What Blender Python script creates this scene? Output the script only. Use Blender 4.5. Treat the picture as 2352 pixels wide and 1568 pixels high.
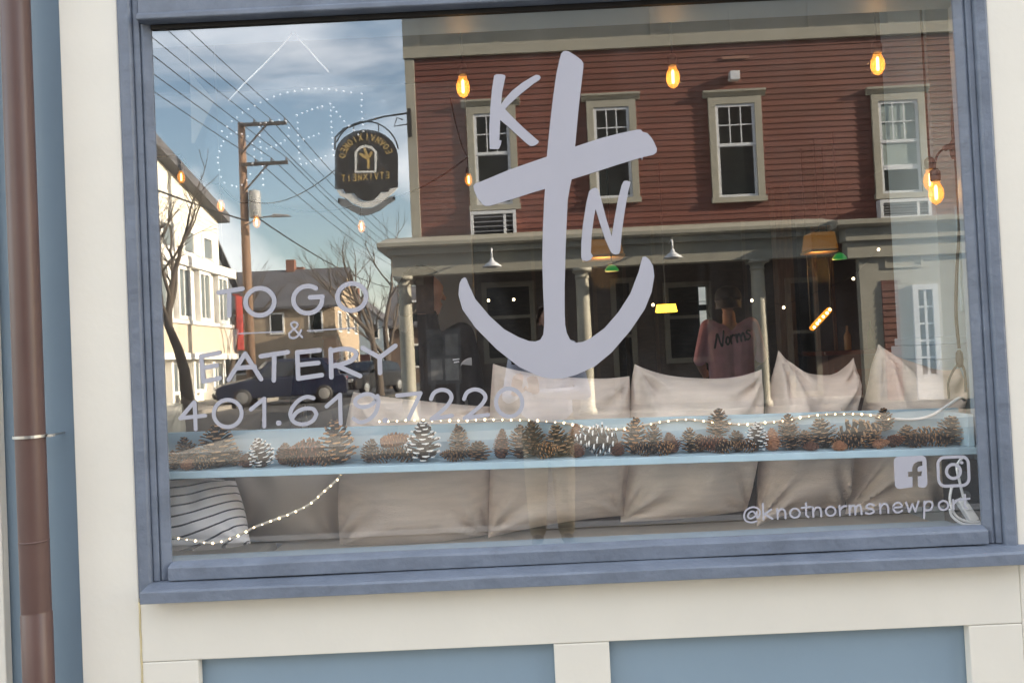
import bpy, bmesh, math, random
from mathutils import Vector, Matrix
from mathutils.bvhtree import BVHTree
random.seed(7)
PI = math.pi
S = bpy.context.scene
for o in list(bpy.data.objects): bpy.data.objects.remove(o)

# ------------------------------------------------------------------ camera
ZB = 0.80                       # height of the bottom edge of the display glass
W, H = 2.4, 1.5895              # glass size
CAM = Vector((1.0550, -2.34, ZB + 0.5600))
YAW, PITCH, ROLL, FPX = -0.0066, 0.0190, -0.0469, 1805.0
fw = Vector((math.sin(YAW)*math.cos(PITCH), math.cos(YAW)*math.cos(PITCH), math.sin(PITCH)))
r0 = Vector((math.cos(YAW), -math.sin(YAW), 0)); u0 = r0.cross(fw)
rt = math.cos(ROLL)*r0 + math.sin(ROLL)*u0; up = -math.sin(ROLL)*r0 + math.cos(ROLL)*u0
cd = bpy.data.cameras.new('camera'); cam = bpy.data.objects.new('camera', cd)
S.collection.objects.link(cam); S.camera = cam
cam.matrix_world = Matrix(((rt.x, up.x, -fw.x, CAM.x), (rt.y, up.y, -fw.y, CAM.y), (rt.z, up.z, -fw.z, CAM.z), (0, 0, 0, 1)))
cd.sensor_width = 36; cd.lens = FPX/2352*36; cd.clip_start = 0.05; cd.clip_end = 2000

# ------------------------------------------------------------------ world, sun, exposure
SUN_EL, SUN_AZ = math.radians(18), math.radians(11)      # azimuth measured from +x towards +y
sd = Vector((math.cos(SUN_AZ)*math.cos(SUN_EL), math.sin(SUN_AZ)*math.cos(SUN_EL), math.sin(SUN_EL)))
wd = bpy.data.worlds.new('World'); S.world = wd; wd.use_nodes = True
nt = wd.node_tree; N = nt.nodes; L = nt.links
bg = N['Background']; bg.inputs['Strength'].default_value = 0.12
sky = N.new('ShaderNodeTexSky'); sky.sky_type = 'NISHITA'; sky.sun_disc = False
sky.sun_elevation = SUN_EL; sky.sun_rotation = PI/2 - SUN_AZ
sky.air_density = 1.1; sky.dust_density = 1.2; sky.ozone_density = 2.0
tc = N.new('ShaderNodeTexCoord'); mp = N.new('ShaderNodeMapping'); mp.inputs['Scale'].default_value = (1.3, 1.3, 3.4)
mp.inputs['Location'].default_value = (0.35, 0.1, 0.4); mp.inputs['Rotation'].default_value = (0.0, 0.25, 0.3)
nz = N.new('ShaderNodeTexNoise'); nz.inputs['Scale'].default_value = 1.5; nz.inputs['Detail'].default_value = 7; nz.inputs['Roughness'].default_value = 0.55
nz.inputs['Distortion'].default_value = 0.5
cr = N.new('ShaderNodeValToRGB'); cr.color_ramp.elements[0].position = 0.42; cr.color_ramp.elements[1].position = 0.64
cr.color_ramp.elements[1].color = (0.75, 0.75, 0.75, 1)
mx = N.new('ShaderNodeMix'); mx.data_type = 'RGBA'; mx.inputs[7].default_value = (9.4, 9.8, 10.8, 1)
L.new(tc.outputs['Generated'], mp.inputs['Vector']); L.new(mp.outputs[0], nz.inputs['Vector']); L.new(nz.outputs['Fac'], cr.inputs[0])
L.new(cr.outputs[0], mx.inputs[0]); L.new(sky.outputs[0], mx.inputs[6]); L.new(mx.outputs[2], bg.inputs['Color'])
sl = bpy.data.lights.new('sun', 'SUN'); sl.energy = 4.8; sl.angle = math.radians(0.5); sl.color = (1.0, 0.93, 0.82)
so = bpy.data.objects.new('sun', sl); S.collection.objects.link(so)
so.rotation_euler = (-sd).to_track_quat('-Z', 'Y').to_euler(); so.location = (20, 5, 20)
S.view_settings.view_transform = 'Standard'; S.view_settings.look = 'None'; S.view_settings.gamma = 1
S.view_settings.exposure = 2.08
S.view_settings.use_white_balance = True; S.view_settings.white_balance_temperature = 7400; S.view_settings.white_balance_tint = 10
S.render.engine = 'CYCLES'
S.cycles.transparent_max_bounces = 24; S.cycles.max_bounces = 8

# ------------------------------------------------------------------ helpers
def at(px, py, Y):
    """point on the plane y=Y seen at pixel (px,py) of the 2352 px wide picture"""
    d = fw*FPX + rt*(px-1176) - up*(py-784)
    t = (Y-CAM.y)/d.y
    return CAM + d*t
def ref(px, py, D):
    """real point D metres in front of the glass whose mirror image lies at (px,py)"""
    p = at(px, py, D); return Vector((p.x, -D, p.z))
COL = S.collection.objects
def link(name, me, parent=None, m=None):
    o = bpy.data.objects.new(name, me); COL.link(o)
    if parent: o.parent = parent
    if m is not None and me is not None:
        me.materials.clear()
        for k in (m if isinstance(m, (list, tuple)) else [m]): me.materials.append(k)
    return o
def tag(o, label=None, cat=None, group=None, kind=None):
    if label: o['label'] = label
    if cat: o['category'] = cat
    if group: o['group'] = group
    if kind: o['kind'] = kind
    return o
def empty(name, loc, label, cat, group=None, rz=0):
    o = bpy.data.objects.new(name, None); COL.link(o); o.location = loc; o.rotation_euler.z = rz
    o.empty_display_size = 0.1
    return tag(o, label, cat, group)
class MB:
    def __init__(s): s.v = []; s.f = []; s.mi = []
    def add(s, vs, fs, mi=0):
        b = len(s.v); s.v += [tuple(v) for v in vs]
        for f in fs: s.f.append(tuple(i+b for i in f)); s.mi.append(mi)
        return s
    def box(s, x0, x1, y0, y1, z0, z1, mi=0):
        return s.hexa([(x0,y0,z0),(x1,y0,z0),(x1,y1,z0),(x0,y1,z0),(x0,y0,z1),(x1,y0,z1),(x1,y1,z1),(x0,y1,z1)], mi)
    def hexa(s, c, mi=0):
        return s.add(c, [(0,3,2,1),(4,5,6,7),(0,1,5,4),(1,2,6,5),(2,3,7,6),(3,0,4,7)], mi)
    def prism(s, poly, a, b, fn, mi=0):
        """poly 2-D outline (convex or not), swept from a to b; fn(u,v,w)->xyz"""
        n = len(poly)
        vs = [fn(u,v,a) for u,v in poly]+[fn(u,v,b) for u,v in poly]
        fs = [tuple(range(n)), tuple(range(2*n-1, n-1, -1))]+[(i,i+n,(i+1)%n+n,(i+1)%n) for i in range(n)]
        return s.add(vs, fs, mi)
    def tube(s, pts, r, n=8, mi=0, cap=True):
        pts = [Vector(p) for p in pts]; rs = r if isinstance(r, (list, tuple)) else [r]*len(pts)
        vs = []; prev = None
        for i, p in enumerate(pts):
            t = (pts[min(i+1,len(pts)-1)]-pts[max(i-1,0)])
            if t.length < 1e-9: t = Vector((0,0,1))
            t.normalize()
            a = prev - t*prev.dot(t) if prev is not None else t.orthogonal()
            if a.length < 1e-6: a = t.orthogonal()
            a.normalize(); prev = a; b = t.cross(a)
            vs += [p+(a*math.cos(2*PI*k/n)+b*math.sin(2*PI*k/n))*rs[i] for k in range(n)]
        fs = []
        for i in range(len(pts)-1):
            for k in range(n): fs.append((i*n+k, i*n+(k+1)%n, (i+1)*n+(k+1)%n, (i+1)*n+k))
        if cap: fs += [tuple(range(n-1,-1,-1)), tuple((len(pts)-1)*n+k for k in range(n))]
        return s.add(vs, fs, mi)
    def lathe(s, prof, c, n=16, mi=0, axis='z'):
        c = Vector(c); vs = []; m = len(prof)
        for r, h in prof:
            for k in range(n):
                a = 2*PI*k/n; x, y = r*math.cos(a), r*math.sin(a)
                vs.append(c+Vector((x,y,h) if axis == 'z' else ((x,h,y) if axis == 'y' else (h,x,y))))
        fs = [(i*n+k, i*n+(k+1)%n, (i+1)*n+(k+1)%n, (i+1)*n+k) for i in range(m-1) for k in range(n)]
        fs += [tuple(range(n-1,-1,-1)), tuple((m-1)*n+k for k in range(n))]
        return s.add(vs, fs, mi)
    def mesh(s, name):
        me = bpy.data.meshes.new(name); me.from_pydata(s.v, [], s.f)
        for p, m in zip(me.polygons, s.mi): p.material_index = m
        bm = bmesh.new(); bm.from_mesh(me); bmesh.ops.recalc_face_normals(bm, faces=bm.faces); bm.to_mesh(me); bm.free()
        return me
    def build(s, name, m, parent=None, smooth=False, bevel=0):
        me = s.mesh(name); o = link(name, me, parent, m)
        if smooth:
            for p in me.polygons: p.use_smooth = True
        if bevel:
            b = o.modifiers.new('bevel', 'BEVEL'); b.width = bevel; b.segments = 2; b.limit_method = 'ANGLE'
        return o
def rel(o, p): return Vector(p)-o.location

# ------------------------------------------------------------------ materials
MATS = {}
def mat(name, rgb, rough=0.6, var=0.08, scale=6, bump=0.0, bscale=60, metal=0.0, stretch=(1,1,1), spec=0.4, dirt=0.0, rnd=0.0):
    if name in MATS: return MATS[name]
    m = bpy.data.materials.new(name); m.use_nodes = True; MATS[name] = m
    n = m.node_tree.nodes; l = m.node_tree.links; b = n['Principled BSDF']
    b.inputs['Roughness'].default_value = rough; b.inputs['Metallic'].default_value = metal
    b.inputs['Specular IOR Level'].default_value = spec
    t = n.new('ShaderNodeTexCoord'); mp = n.new('ShaderNodeMapping'); mp.inputs['Scale'].default_value = stretch
    l.new(t.outputs['Object'], mp.inputs[0])
    nz = n.new('ShaderNodeTexNoise'); nz.inputs['Scale'].default_value = scale; nz.inputs['Detail'].default_value = 5
    l.new(mp.outputs[0], nz.inputs['Vector'])
    r = n.new('ShaderNodeValToRGB'); e = r.color_ramp.elements
    e[0].position = 0.3; e[1].position = 0.7
    e[0].color = tuple(max(0, c*(1-var)) for c in rgb)+(1,); e[1].color = tuple(min(1, c*(1+var)) for c in rgb)+(1,)
    l.new(nz.outputs['Fac'], r.inputs[0]); out = r.outputs[0]
    if dirt:
        n2 = n.new('ShaderNodeTexNoise'); n2.inputs['Scale'].default_value = scale*2.7; n2.inputs['Detail'].default_value = 8; n2.inputs['Roughness'].default_value = .7
        l.new(mp.outputs[0], n2.inputs['Vector'])
        r2 = n.new('ShaderNodeValToRGB'); r2.color_ramp.elements[0].position = .56; r2.color_ramp.elements[1].position = .74
        r2.color_ramp.elements[1].color = (dirt,)*3+(1,)
        l.new(n2.outputs['Fac'], r2.inputs[0])
        mm = n.new('ShaderNodeMix'); mm.data_type = 'RGBA'; l.new(r2.outputs[0], mm.inputs[0]); l.new(out, mm.inputs[6])
        mm.inputs[7].default_value = tuple(c*.55 for c in rgb)+(1,); out = mm.outputs[2]
    if rnd:
        oi = n.new('ShaderNodeObjectInfo'); hs = n.new('ShaderNodeHueSaturation'); mr = n.new('ShaderNodeMapRange')
        mr.inputs[3].default_value = 1-rnd; mr.inputs[4].default_value = 1+rnd
        l.new(oi.outputs['Random'], mr.inputs[0]); l.new(mr.outputs[0], hs.inputs['Value']); l.new(out, hs.inputs['Color']); out = hs.outputs[0]
    l.new(out, b.inputs['Base Color'])
    if bump:
        n3 = n.new('ShaderNodeTexNoise'); n3.inputs['Scale'].default_value = bscale; n3.inputs['Detail'].default_value = 4
        l.new(mp.outputs[0], n3.inputs['Vector'])
        bp = n.new('ShaderNodeBump'); bp.inputs['Strength'].default_value = bump; bp.inputs['Distance'].default_value = 0.01
        l.new(n3.outputs['Fac'], bp.inputs['Height']); l.new(bp.outputs[0], b.inputs['Normal'])
    return m
def emit(name, rgb, strength, base=(0.8,0.7,0.5), clear=0.0):
    if name in MATS: return MATS[name]
    m = bpy.data.materials.new(name); m.use_nodes = True; MATS[name] = m
    n = m.node_tree.nodes; l = m.node_tree.links; b = n['Principled BSDF']
    b.inputs['Base Color'].default_value = base+(1,); b.inputs['Emission Color'].default_value = rgb+(1,); b.inputs['Emission Strength'].default_value = strength
    if clear:
        tr = n.new('ShaderNodeBsdfTransparent'); tr.inputs[0].default_value = (1,.86,.6,1); mx = n.new('ShaderNodeMixShader'); mx.inputs[0].default_value = clear
        l.new(b.outputs[0], mx.inputs[1]); l.new(tr.outputs[0], mx.inputs[2]); l.new(mx.outputs[0], n['Material Output'].inputs[0])
    return m
def glassmat(name, trans, refl, tint=(1,1,1), rough=0.0, bump=0.0):
    m = bpy.data.materials.new(name); m.use_nodes = True; MATS[name] = m
    n = m.node_tree.nodes; l = m.node_tree.links; n.remove(n['Principled BSDF'])
    a = n.new('ShaderNodeBsdfTransparent'); a.inputs[0].default_value = tuple(trans*c for c in tint)+(1,)
    g = n.new('ShaderNodeBsdfGlossy'); g.inputs['Color'].default_value = (refl,refl,refl*1.0,1); g.inputs['Roughness'].default_value = rough
    ad = n.new('ShaderNodeAddShader'); l.new(a.outputs[0], ad.inputs[0]); l.new(g.outputs[0], ad.inputs[1]); l.new(ad.outputs[0], n['Material Output'].inputs[0])
    if bump:                                  # dust, smears and dried drips on the outside of the pane
        tt = n.new('ShaderNodeTexCoord'); m1 = n.new('ShaderNodeMapping'); m1.inputs['Scale'].default_value = (3,3,1.1); l.new(tt.outputs['Object'], m1.inputs[0])
        z1 = n.new('ShaderNodeTexNoise'); z1.inputs['Scale'].default_value = 2.2; z1.inputs['Detail'].default_value = 9; z1.inputs['Roughness'].default_value = .68; z1.inputs['Distortion'].default_value = 1.2; l.new(m1.outputs[0], z1.inputs['Vector'])
        c1 = n.new('ShaderNodeValToRGB'); c1.color_ramp.elements[0].position = .46; c1.color_ramp.elements[1].position = .80; c1.color_ramp.elements[1].color = (.024,.024,.025,1); c1.color_ramp.elements[0].color = (.004,.004,.004,1); l.new(z1.outputs['Fac'], c1.inputs[0])
        df = n.new('ShaderNodeBsdfDiffuse'); l.new(c1.outputs[0], df.inputs[0]); a2 = n.new('ShaderNodeAddShader'); l.new(ad.outputs[0], a2.inputs[0]); l.new(df.outputs[0], a2.inputs[1]); l.new(a2.outputs[0], n['Material Output'].inputs[0])
    if bump:
        t = n.new('ShaderNodeTexCoord'); z = n.new('ShaderNodeTexNoise'); z.inputs['Scale'].default_value = 1.6; z.inputs['Detail'].default_value = 1
        l.new(t.outputs['Object'], z.inputs['Vector']); bp = n.new('ShaderNodeBump'); bp.inputs['Strength'].default_value = bump; bp.inputs['Distance'].default_value = .004
        l.new(z.outputs['Fac'], bp.inputs['Height']); l.new(bp.outputs[0], g.inputs['Normal'])
    return m
M_white = mat('white_trim_paint', (.80,.765,.69), .45, .03, 3, .08, 30, dirt=.05)
M_blue = mat('pale_blue_wall_paint', (.245,.335,.415), .5, .04, 2.5, .05, 40)
M_frame = mat('slate_blue_frame_paint', (.165,.196,.252), .42, .14, 9, .45, 34, stretch=(1,1,1), dirt=.4)
M_brown = mat('brown_downspout_metal', (.115,.066,.058), .38, .10, 5, .05, 30, spec=.5)
M_steel = mat('bare_steel', (.6,.6,.6), .35, .1, 20, metal=1.0)
M_black = mat('black_rubber', (.012,.012,.013), .6, .2, 20)
M_glass = glassmat('reflective_window_glass', .97, .255, (1,1,.985), 0.0, .045)
M_clear = glassmat('clear_glass_face', .985, .012)
M_vinyl = mat('white_vinyl', (.43,.43,.49), .5, .02, 8)
M_ledge = mat('light_blue_ledge_paint', (.40,.56,.66), .45, .06, 6, .08, 40, dirt=.2)
M_int_blue = mat('interior_light_blue_paint', (.42,.56,.66), .5, .04, 4)
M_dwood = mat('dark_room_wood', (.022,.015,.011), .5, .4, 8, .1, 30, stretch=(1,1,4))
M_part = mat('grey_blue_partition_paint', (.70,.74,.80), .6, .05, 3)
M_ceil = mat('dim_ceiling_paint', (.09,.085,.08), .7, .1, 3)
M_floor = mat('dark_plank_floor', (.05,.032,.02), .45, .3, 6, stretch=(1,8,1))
M_concrete = mat('concrete', (.24,.225,.205), .85, .12, 3, .3, 60, dirt=.35)
M_kerb = mat('granite_kerb', (.30,.29,.28), .8, .15, 20, .2, 60)
M_asphalt = mat('asphalt', (.055,.055,.057), .85, .25, 8, .4, 120, dirt=.3)
M_paint = mat('road_paint', (.62,.60,.52), .7, .15, 20)

# ------------------------------------------------------------------ ground and street
def struct(name, mb, m, parent=None, **k):
    o = mb.build(name, m, parent, **k)
    if not parent: tag(o, kind='structure')
    return o
gb = MB(); gs = 400
gb.add([(-gs,-gs,0),(gs,-gs,0),(gs,gs,0),(-gs,gs,0)], [(0,1,2,3)])
struct('ground', gb, mat('packed_earth', (.10,.09,.07), .9, .2, .5))
ROAD0, ROAD1 = -3.35, -9.35
rb = MB(); rb.add([(-90,ROAD1,.006),(60,ROAD1,.006),(60,ROAD0,.006),(-90,ROAD0,.006)], [(0,1,2,3)])
rb.add([(-8.8,-140,.006),(-4.4,-140,.006),(-4.4,ROAD1,.006),(-8.8,ROAD1,.006)], [(0,1,2,3)])
struct('road', rb, M_asphalt)
sw = MB(); sw.box(-60, 60, ROAD0+.18, -.04, .0, .14)
pav = struct('pavement', sw, M_concrete)
sw = MB(); sw.box(-4.2, 60, -22, ROAD1-.18, .0, .14); sw.box(-60, -9.0, -90, ROAD1-.18, .0, .14)
struct('far_pavement', sw, M_concrete)
kb = MB(); kb.box(-60, 60, ROAD0, ROAD0+.18, .0, .15); struct('kerb', kb, M_kerb)
kb = MB(); kb.box(-4.4, 60, ROAD1-.18, ROAD1, .0, .15); kb.box(-60, -8.8, ROAD1-.18, ROAD1, .0, .15)
struct('far_kerb', kb, M_kerb)

# ------------------------------------------------------------------ the shop front
shop = empty('shop_building', (1.2, 0, 0), 'pale blue shop front with white trim boards around a large display window', 'building')
def part(name, mb, m, bevel=0, smooth=False, parent=shop):
    o = mb.build(name, m, parent, smooth, bevel)
    if parent is shop:
        for v in o.data.vertices: v.co -= shop.location
    return o
YF = -0.030
xl0 = at(6, 1300, YF).x; xl1 = at(162, 784, YF).x; xl2 = at(297, 784, YF).x
xr0 = at(2311, 784, YF).x; xr1 = xr0+.20
zsill = ZB-.098; zp = at(455, 1518, YF).z - .002
zr = (at(1270,1470,YF).z+at(1400,1463,YF).z+at(2225,1438,YF).z)/3; zp = (zp+zr)/2
xs0 = at(1274, 1520, YF).x; xs1 = at(1401, 1515, YF).x; xp0 = at(456, 1540, YF).x; xp1 = at(2229, 1500, YF).x
# wall core behind the boards; unseen height and length stretched to shade the street
b = MB(); b.box(-6, -.12, .004, .20, .0, 14.8); b.box(W+.10, 50, .004, .20, .0, 14.8)
b.box(-.12, W+.10, .004, .20, .0, ZB-.03); b.box(-.12, W+.10, .004, .20, ZB+H+.03, 14.8)
part('wall', b, M_blue)
b = MB(); b.box(-6, 50, .2, 9, 14.5, 14.7); b.box(-6.05, 50.05, -.25, .0, 14.3, 14.85); part('roof', b, M_white)
b = MB(); b.box(-6, -5.8, .2, 9, 0, 14.5); b.box(49.8, 50, .2, 9, 0, 14.5); b.box(-6, 50, 8.8, 9, 3.4, 14.5); part('wall', b, M_blue)
def board(x0, x1, z0, z1, yf=YF, m=M_white, bev=.003, name='trim_board', y1=.0):
    b = MB(); b.box(x0, x1, yf, y1, z0, z1); return part(name, b, m, bev)
board(xl0-.45, xl0, .14, 2.95); board(xl1, xl2, .14, 2.95)
board(xr0, xr1+.06, .14, 2.95); board(xr1+.66, xr1+.9, .14, 2.95)
g = .0015
yb = YF-.0015
board(xl2+.0015, xr0-.0015, zp, zsill-.002)                       # wide rail under the sill
board(xl2+.0015, xp0, .30, zp-g); board(xs0, xs1, .30, zp-g); board(xp1, xr0-.0015, .30, zp-g)
board(xl2+.0015, xr0-.0015, .14, .30-g)
board(-6, 12, 2.953, 3.30, YF-.02)
# thin cornice above the sign band
b = MB(); b.prism([(0,0),(-.12,.03),(-.16,.10),(-.16,.14),(0,.14)], -6, 12, lambda u,v,w:(w,-.05+u,3.302+v)); part('cornice', b, M_white)
# upper windows of the shop building (seen only from elsewhere)
for xx, zw in [(a_, z_) for a_ in (-3.6, .1, 3.8, 7.5, 11.2, 14.9) for z_ in (4.0, 7.4, 10.8)]:
    f = MB(); f.box(xx-.6, xx+.6, -.05, .003, zw, zw+2.0); fo = part('upper_window', f, M_white, .004)
    f = MB(); f.box(xx-.48, xx+.48, -.056, -.051, zw+.12, zw+1.88); po = f.build('pane', mat('dark_pane', (.02,.025,.03), .08, .1, 3), fo)
    for v in po.data.vertices: v.co -= shop.location
# --- frame: outer casing, inner stop and bead on the left and right; head above; rail and sill below
def sweep(name, prof, z0, z1, side):
    """vertical moulding; prof is (distance from the glass edge outwards, y)"""
    b = MB(); xe = 0 if side < 0 else W
    fn = (lambda u,v,w:(xe+side*u, v, w))
    b.prism(prof, z0, z1, fn); return part(name, b, M_frame, .0025)
gapL = -xl2-.001; gapR = xr0-.001-W
for side, gp in ((-1, gapL), (1, gapR)):
    zt = ZB+H+.30; z0 = ZB-.052
    k = gp/.10
    sweep('window_stop', [(0,.006),(0,-.004),(.022*k,-.016),(.026*k,-.016),(.034*k,-.012),(.034*k,.006)], z0, ZB+H+.016, side)
    sweep('window_stop', [(.0345*k,.006),(.0345*k,-.019),(.052*k,-.021),(.056*k,-.019),(.056*k,.006)], z0, zt, side)
    z0 = ZB-.0965
    sweep('casing', [(.0565*k,.006),(.0565*k,-.030),(.062*k,-.036),(.092*k,-.038),(.094*k,-.034),(gp,-.034),(gp,.006)], z0, zt, side)
# bottom rail and sill with uneven hand-painted edges
def horiz(name, prof, x0, x1, m=M_frame, n=60, wob=.0012, seed=1):
    rnd = random.Random(seed); b = MB(); m_ = len(prof); vs = []; fs = []
    off = [[0]*m_ for _ in range(n+1)]
    ph = [(rnd.uniform(0,6), rnd.uniform(3,9)) for _ in range(m_)]
    for i in range(n+1):
        x = x0+(x1-x0)*i/n
        for j, (y, z) in enumerate(prof):
            w = wob*(math.sin(x*ph[j][1]+ph[j][0])+.6*math.sin(x*ph[j][1]*2.7+ph[j][0]*2)) if 0 < j < m_-1 else 0
            vs.append((x, y+w*.5, z+w))
    for i in range(n):
        for j in range(m_): fs.append((i*m_+j, i*m_+(j+1)%m_, (i+1)*m_+(j+1)%m_, (i+1)*m_+j))
    fs += [tuple(range(m_)), tuple(range(n*m_+m_-1, n*m_-1, -1))]
    b.add(vs, fs); return part(name, b, m, .0015)
horiz('bottom_rail', [(.006,ZB-.050),(.006,ZB),(-.005,ZB),(-.027,ZB-.009),(-.031,ZB-.013),(-.031,ZB-.050)], .0, W, seed=2)
xsl = at(321,1388,-.092).x
horiz('sill', [(.0035,ZB-.097),(.0035,ZB-.0525),(-.026,ZB-.0535),(-.086,ZB-.062),(-.092,ZB-.066),(-.092,ZB-.097)], xsl, xr0+.035, seed=3)
# head
HT = ZB+H
b = MB(); b.box(.001, W-.001, -.008, .006, HT, HT+.014); part('gasket_shadow_strip', b, M_black)  # black strip draws the recess shadow along with the soft gasket
b = MB(); b.prism([(.006,.0145),(-.040,.0145),(-.044,.018),(-.044,.030),(-.036,.038),(.006,.038)], -.026, W+.026, lambda u,v,w:(w,u,HT+v)); part('head_rail', b, M_frame, .002)
b = MB(); b.box(-.026, W+.026, -.030, .006, HT+.0385, HT+.30); part('header_board', b, M_frame, .002)
b = MB(); b.box(xl2+.001, xr0-.001, -.06, .0035, HT+.3015, 2.951); part('header_board', b, M_frame, .003)
# glass: one pane, 6 mm, coated front face
g = MB(); g.hexa([(0,0,ZB),(W,0,ZB),(W,.006,ZB),(0,.006,ZB),(0,0,HT),(W,0,HT),(W,.006,HT),(0,.006,HT)])
gl = part('glass_pane', g, [M_clear, M_glass])
for p in gl.data.polygons:
    if p.normal.y < -.9: p.material_index = 1

M_caulk = mat('yellowed_caulk', (.62,.53,.33), .5, .15, 12, .2, 60)
b = MB(); b.tube([(xl2+.004+(xr0-xl2-.008)*i/30, YF-.0005, zsill-.004+.0012*math.sin(i*1.7)) for i in range(31)], .0045, 6); part('caulk_bead', b, M_caulk, 0, True)
b = MB(); b.tube([(xl2+.0008+.0008*math.sin(i*2.1), YF-.0002, .16+(zsill-.17)*i/20) for i in range(21)], .0032, 6); part('caulk_bead', b, M_caulk, 0, True)
# downspout with strap
dx = at(62, 784, -.085).x; dr = .0405
dsp = empty('downspout', (dx,-.085,.14), 'round brown metal downspout beside the white corner board', 'downspout')
b = MB()
zs = [0.0, .10, .55, .552, .56, 1.0, 2.0, 6.5]
zs[-1] = 14.2
b.tube([(0,0,z) for z in zs], [dr,dr,dr,dr*.965,dr*.965,dr*.965,dr*.965,dr*.965], 28)
for v in range(len(b.v)):
    pass
o = b.build('pipe', M_brown, dsp, True)
zst = at(80, 1003, -.12).z-.14
b = MB()
pts = [((dr+.0015)*math.cos(a), (dr+.0015)*math.sin(a)) for a in [PI*2*k/32 for k in range(32)]]
b.add([(x,y,zst-.004) for x,y in pts]+[(x*1.05,y*1.05,zst-.004) for x,y in pts]+[(x,y,zst+.004) for x,y in pts]+[(x*1.05,y*1.05,zst+.004) for x,y in pts],
      [f for k in range(32) for f in ((k,(k+1)%32,32+(k+1)%32,32+k),(64+k,96+k,96+(k+1)%32,64+(k+1)%32),(32+k,32+(k+1)%32,96+(k+1)%32,96+k),(k,64+k,64+(k+1)%32,(k+1)%32))])
b.box(dr-.004, dr+.028, -.006, .006, zst-.0035, zst+.0035); b.box(dr+.006, dr+.012, -.006, .084, zst-.003, zst+.003)
b.build('strap', M_steel, dsp)
b = MB(); zd = at(80, 1245, -.12).z-.14
b.tube([(0,0,zd-.005),(0,0,zd)], [dr*.99,dr*.965], 28); b.build('joint', M_brown, dsp, True)
EXTRA = True

# ------------------------------------------------------------------ vinyl decals on the glass
DECY = [-.0030]
def catmull(p, n=8):
    if len(p) < 3: return [tuple(q) for q in p]
    out = []; q = [p[0]]+list(p)+[p[-1]]
    for i in range(1, len(q)-2):
        a, b_, c, d = q[i-1], q[i], q[i+1], q[i+2]
        for k in range(n):
            t = k/n
            out.append(tuple(.5*((2*b_[j])+(-a[j]+c[j])*t+(2*a[j]-5*b_[j]+4*c[j]-d[j])*t*t+(-a[j]+3*b_[j]-3*c[j]+d[j])*t**3) for j in (0,1)))
    out.append(tuple(p[-1])); return out
def ribbon(mb, pts, w, fn, closed=False, cap=True, smooth=True, mi=0):
    """flat stroke with round ends; fn maps the 2-D point to space"""
    P = catmull(pts) if smooth and len(pts) > 2 else [tuple(q) for q in pts]
    n = len(P); Lp = []; Rp = []
    for i in range(n):
        if closed: a, c = P[i-1], P[(i+1) % n]
        else: a, c = P[max(0,i-1)], P[min(n-1,i+1)]
        dx, dy = c[0]-a[0], c[1]-a[1]; l = math.hypot(dx,dy) or 1
        nx, ny = -dy/l*w/2, dx/l*w/2
        if not closed and not smooth and 0 < i < n-1:
            d1 = (P[i][0]-P[i-1][0], P[i][1]-P[i-1][1]); l1 = math.hypot(*d1) or 1
            cs = max(.45, abs((d1[0]*dx+d1[1]*dy)/(l1*l))); nx /= cs; ny /= cs
        Lp.append((P[i][0]+nx, P[i][1]+ny)); Rp.append((P[i][0]-nx, P[i][1]-ny))
    if closed:
        vs = Lp+Rp; fs = [(i,(i+1)%n,n+(i+1)%n,n+i) for i in range(n)]
        mb.add([fn(*q) for q in vs], fs, mi); return
    vs = Lp+Rp; fs = [(i,i+1,n+i+1,n+i) for i in range(n-1)]
    mb.add([fn(*q) for q in vs], fs, mi)
    if cap:
        for (c, l, nb) in ((P[0], Lp[0], P[1]), (P[-1], Rp[-1], P[-2])):
            a0 = math.atan2(l[1]-c[1], l[0]-c[0]); pts2 = []
            out = math.atan2(c[1]-nb[1], c[0]-nb[0])
            s = 1 if math.sin(out-a0) > 0 else -1
            for k in range(9):
                a = a0+s*PI*k/8; pts2.append((c[0]+w/2*math.cos(a), c[1]+w/2*math.sin(a)))
            mb.add([fn(*q) for q in pts2], [tuple(range(9))], mi)
def ell(cx, cy, rx, ry, a0=0, a1=360, n=28, rot=0):
    o = []
    for i in range(n+1):
        a = math.radians(a0+(a1-a0)*i/n); x, y = rx*math.cos(a), -ry*math.sin(a)
        c, s = math.cos(math.radians(rot)), math.sin(math.radians(rot)); o.append((cx+x*c+y*s, cy-x*s+y*c))
    return o
def decal_piece(name, parent, strokes, w):
    mb = MB()
    for i, st in enumerate(strokes):
        ww = w
        if isinstance(st, dict): ww = st.get('w', w); cl = st.get('closed', False); sm = st.get('smooth', True); st = st['p']
        else: cl = False; sm = len(st) > 3
        y = DECY[0]-.00022*i
        fn = lambda a, c, y=y: rel(parent, at(a, c, y))
        ribbon(mb, st[:-1] if cl else st, ww, fn, cl, True, sm)
    return mb.build(name, M_vinyl, parent)
def poly_piece(name, parent, outline, holes=(), y=None):
    bm = bmesh.new(); y = DECY[0] if y is None else y; ed = []
    for loop in [outline]+list(holes):
        vs = [bm.verts.new(rel(parent, at(a, c, y))) for a, c in loop]
        ed += [bm.edges.new((vs[i], vs[(i+1)%len(vs)])) for i in range(len(vs))]
    bmesh.ops.triangle_fill(bm, use_beauty=True, use_dissolve=False, edges=ed)
    me = bpy.data.meshes.new(name); bm.to_mesh(me); bm.free(); return link(name, me, parent, M_vinyl)
anc = empty('anchor_decal', at(1273, 868, DECY[0]), 'large white anchor emblem with brushed letters K and N stuck on the window glass', 'decal')
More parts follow.
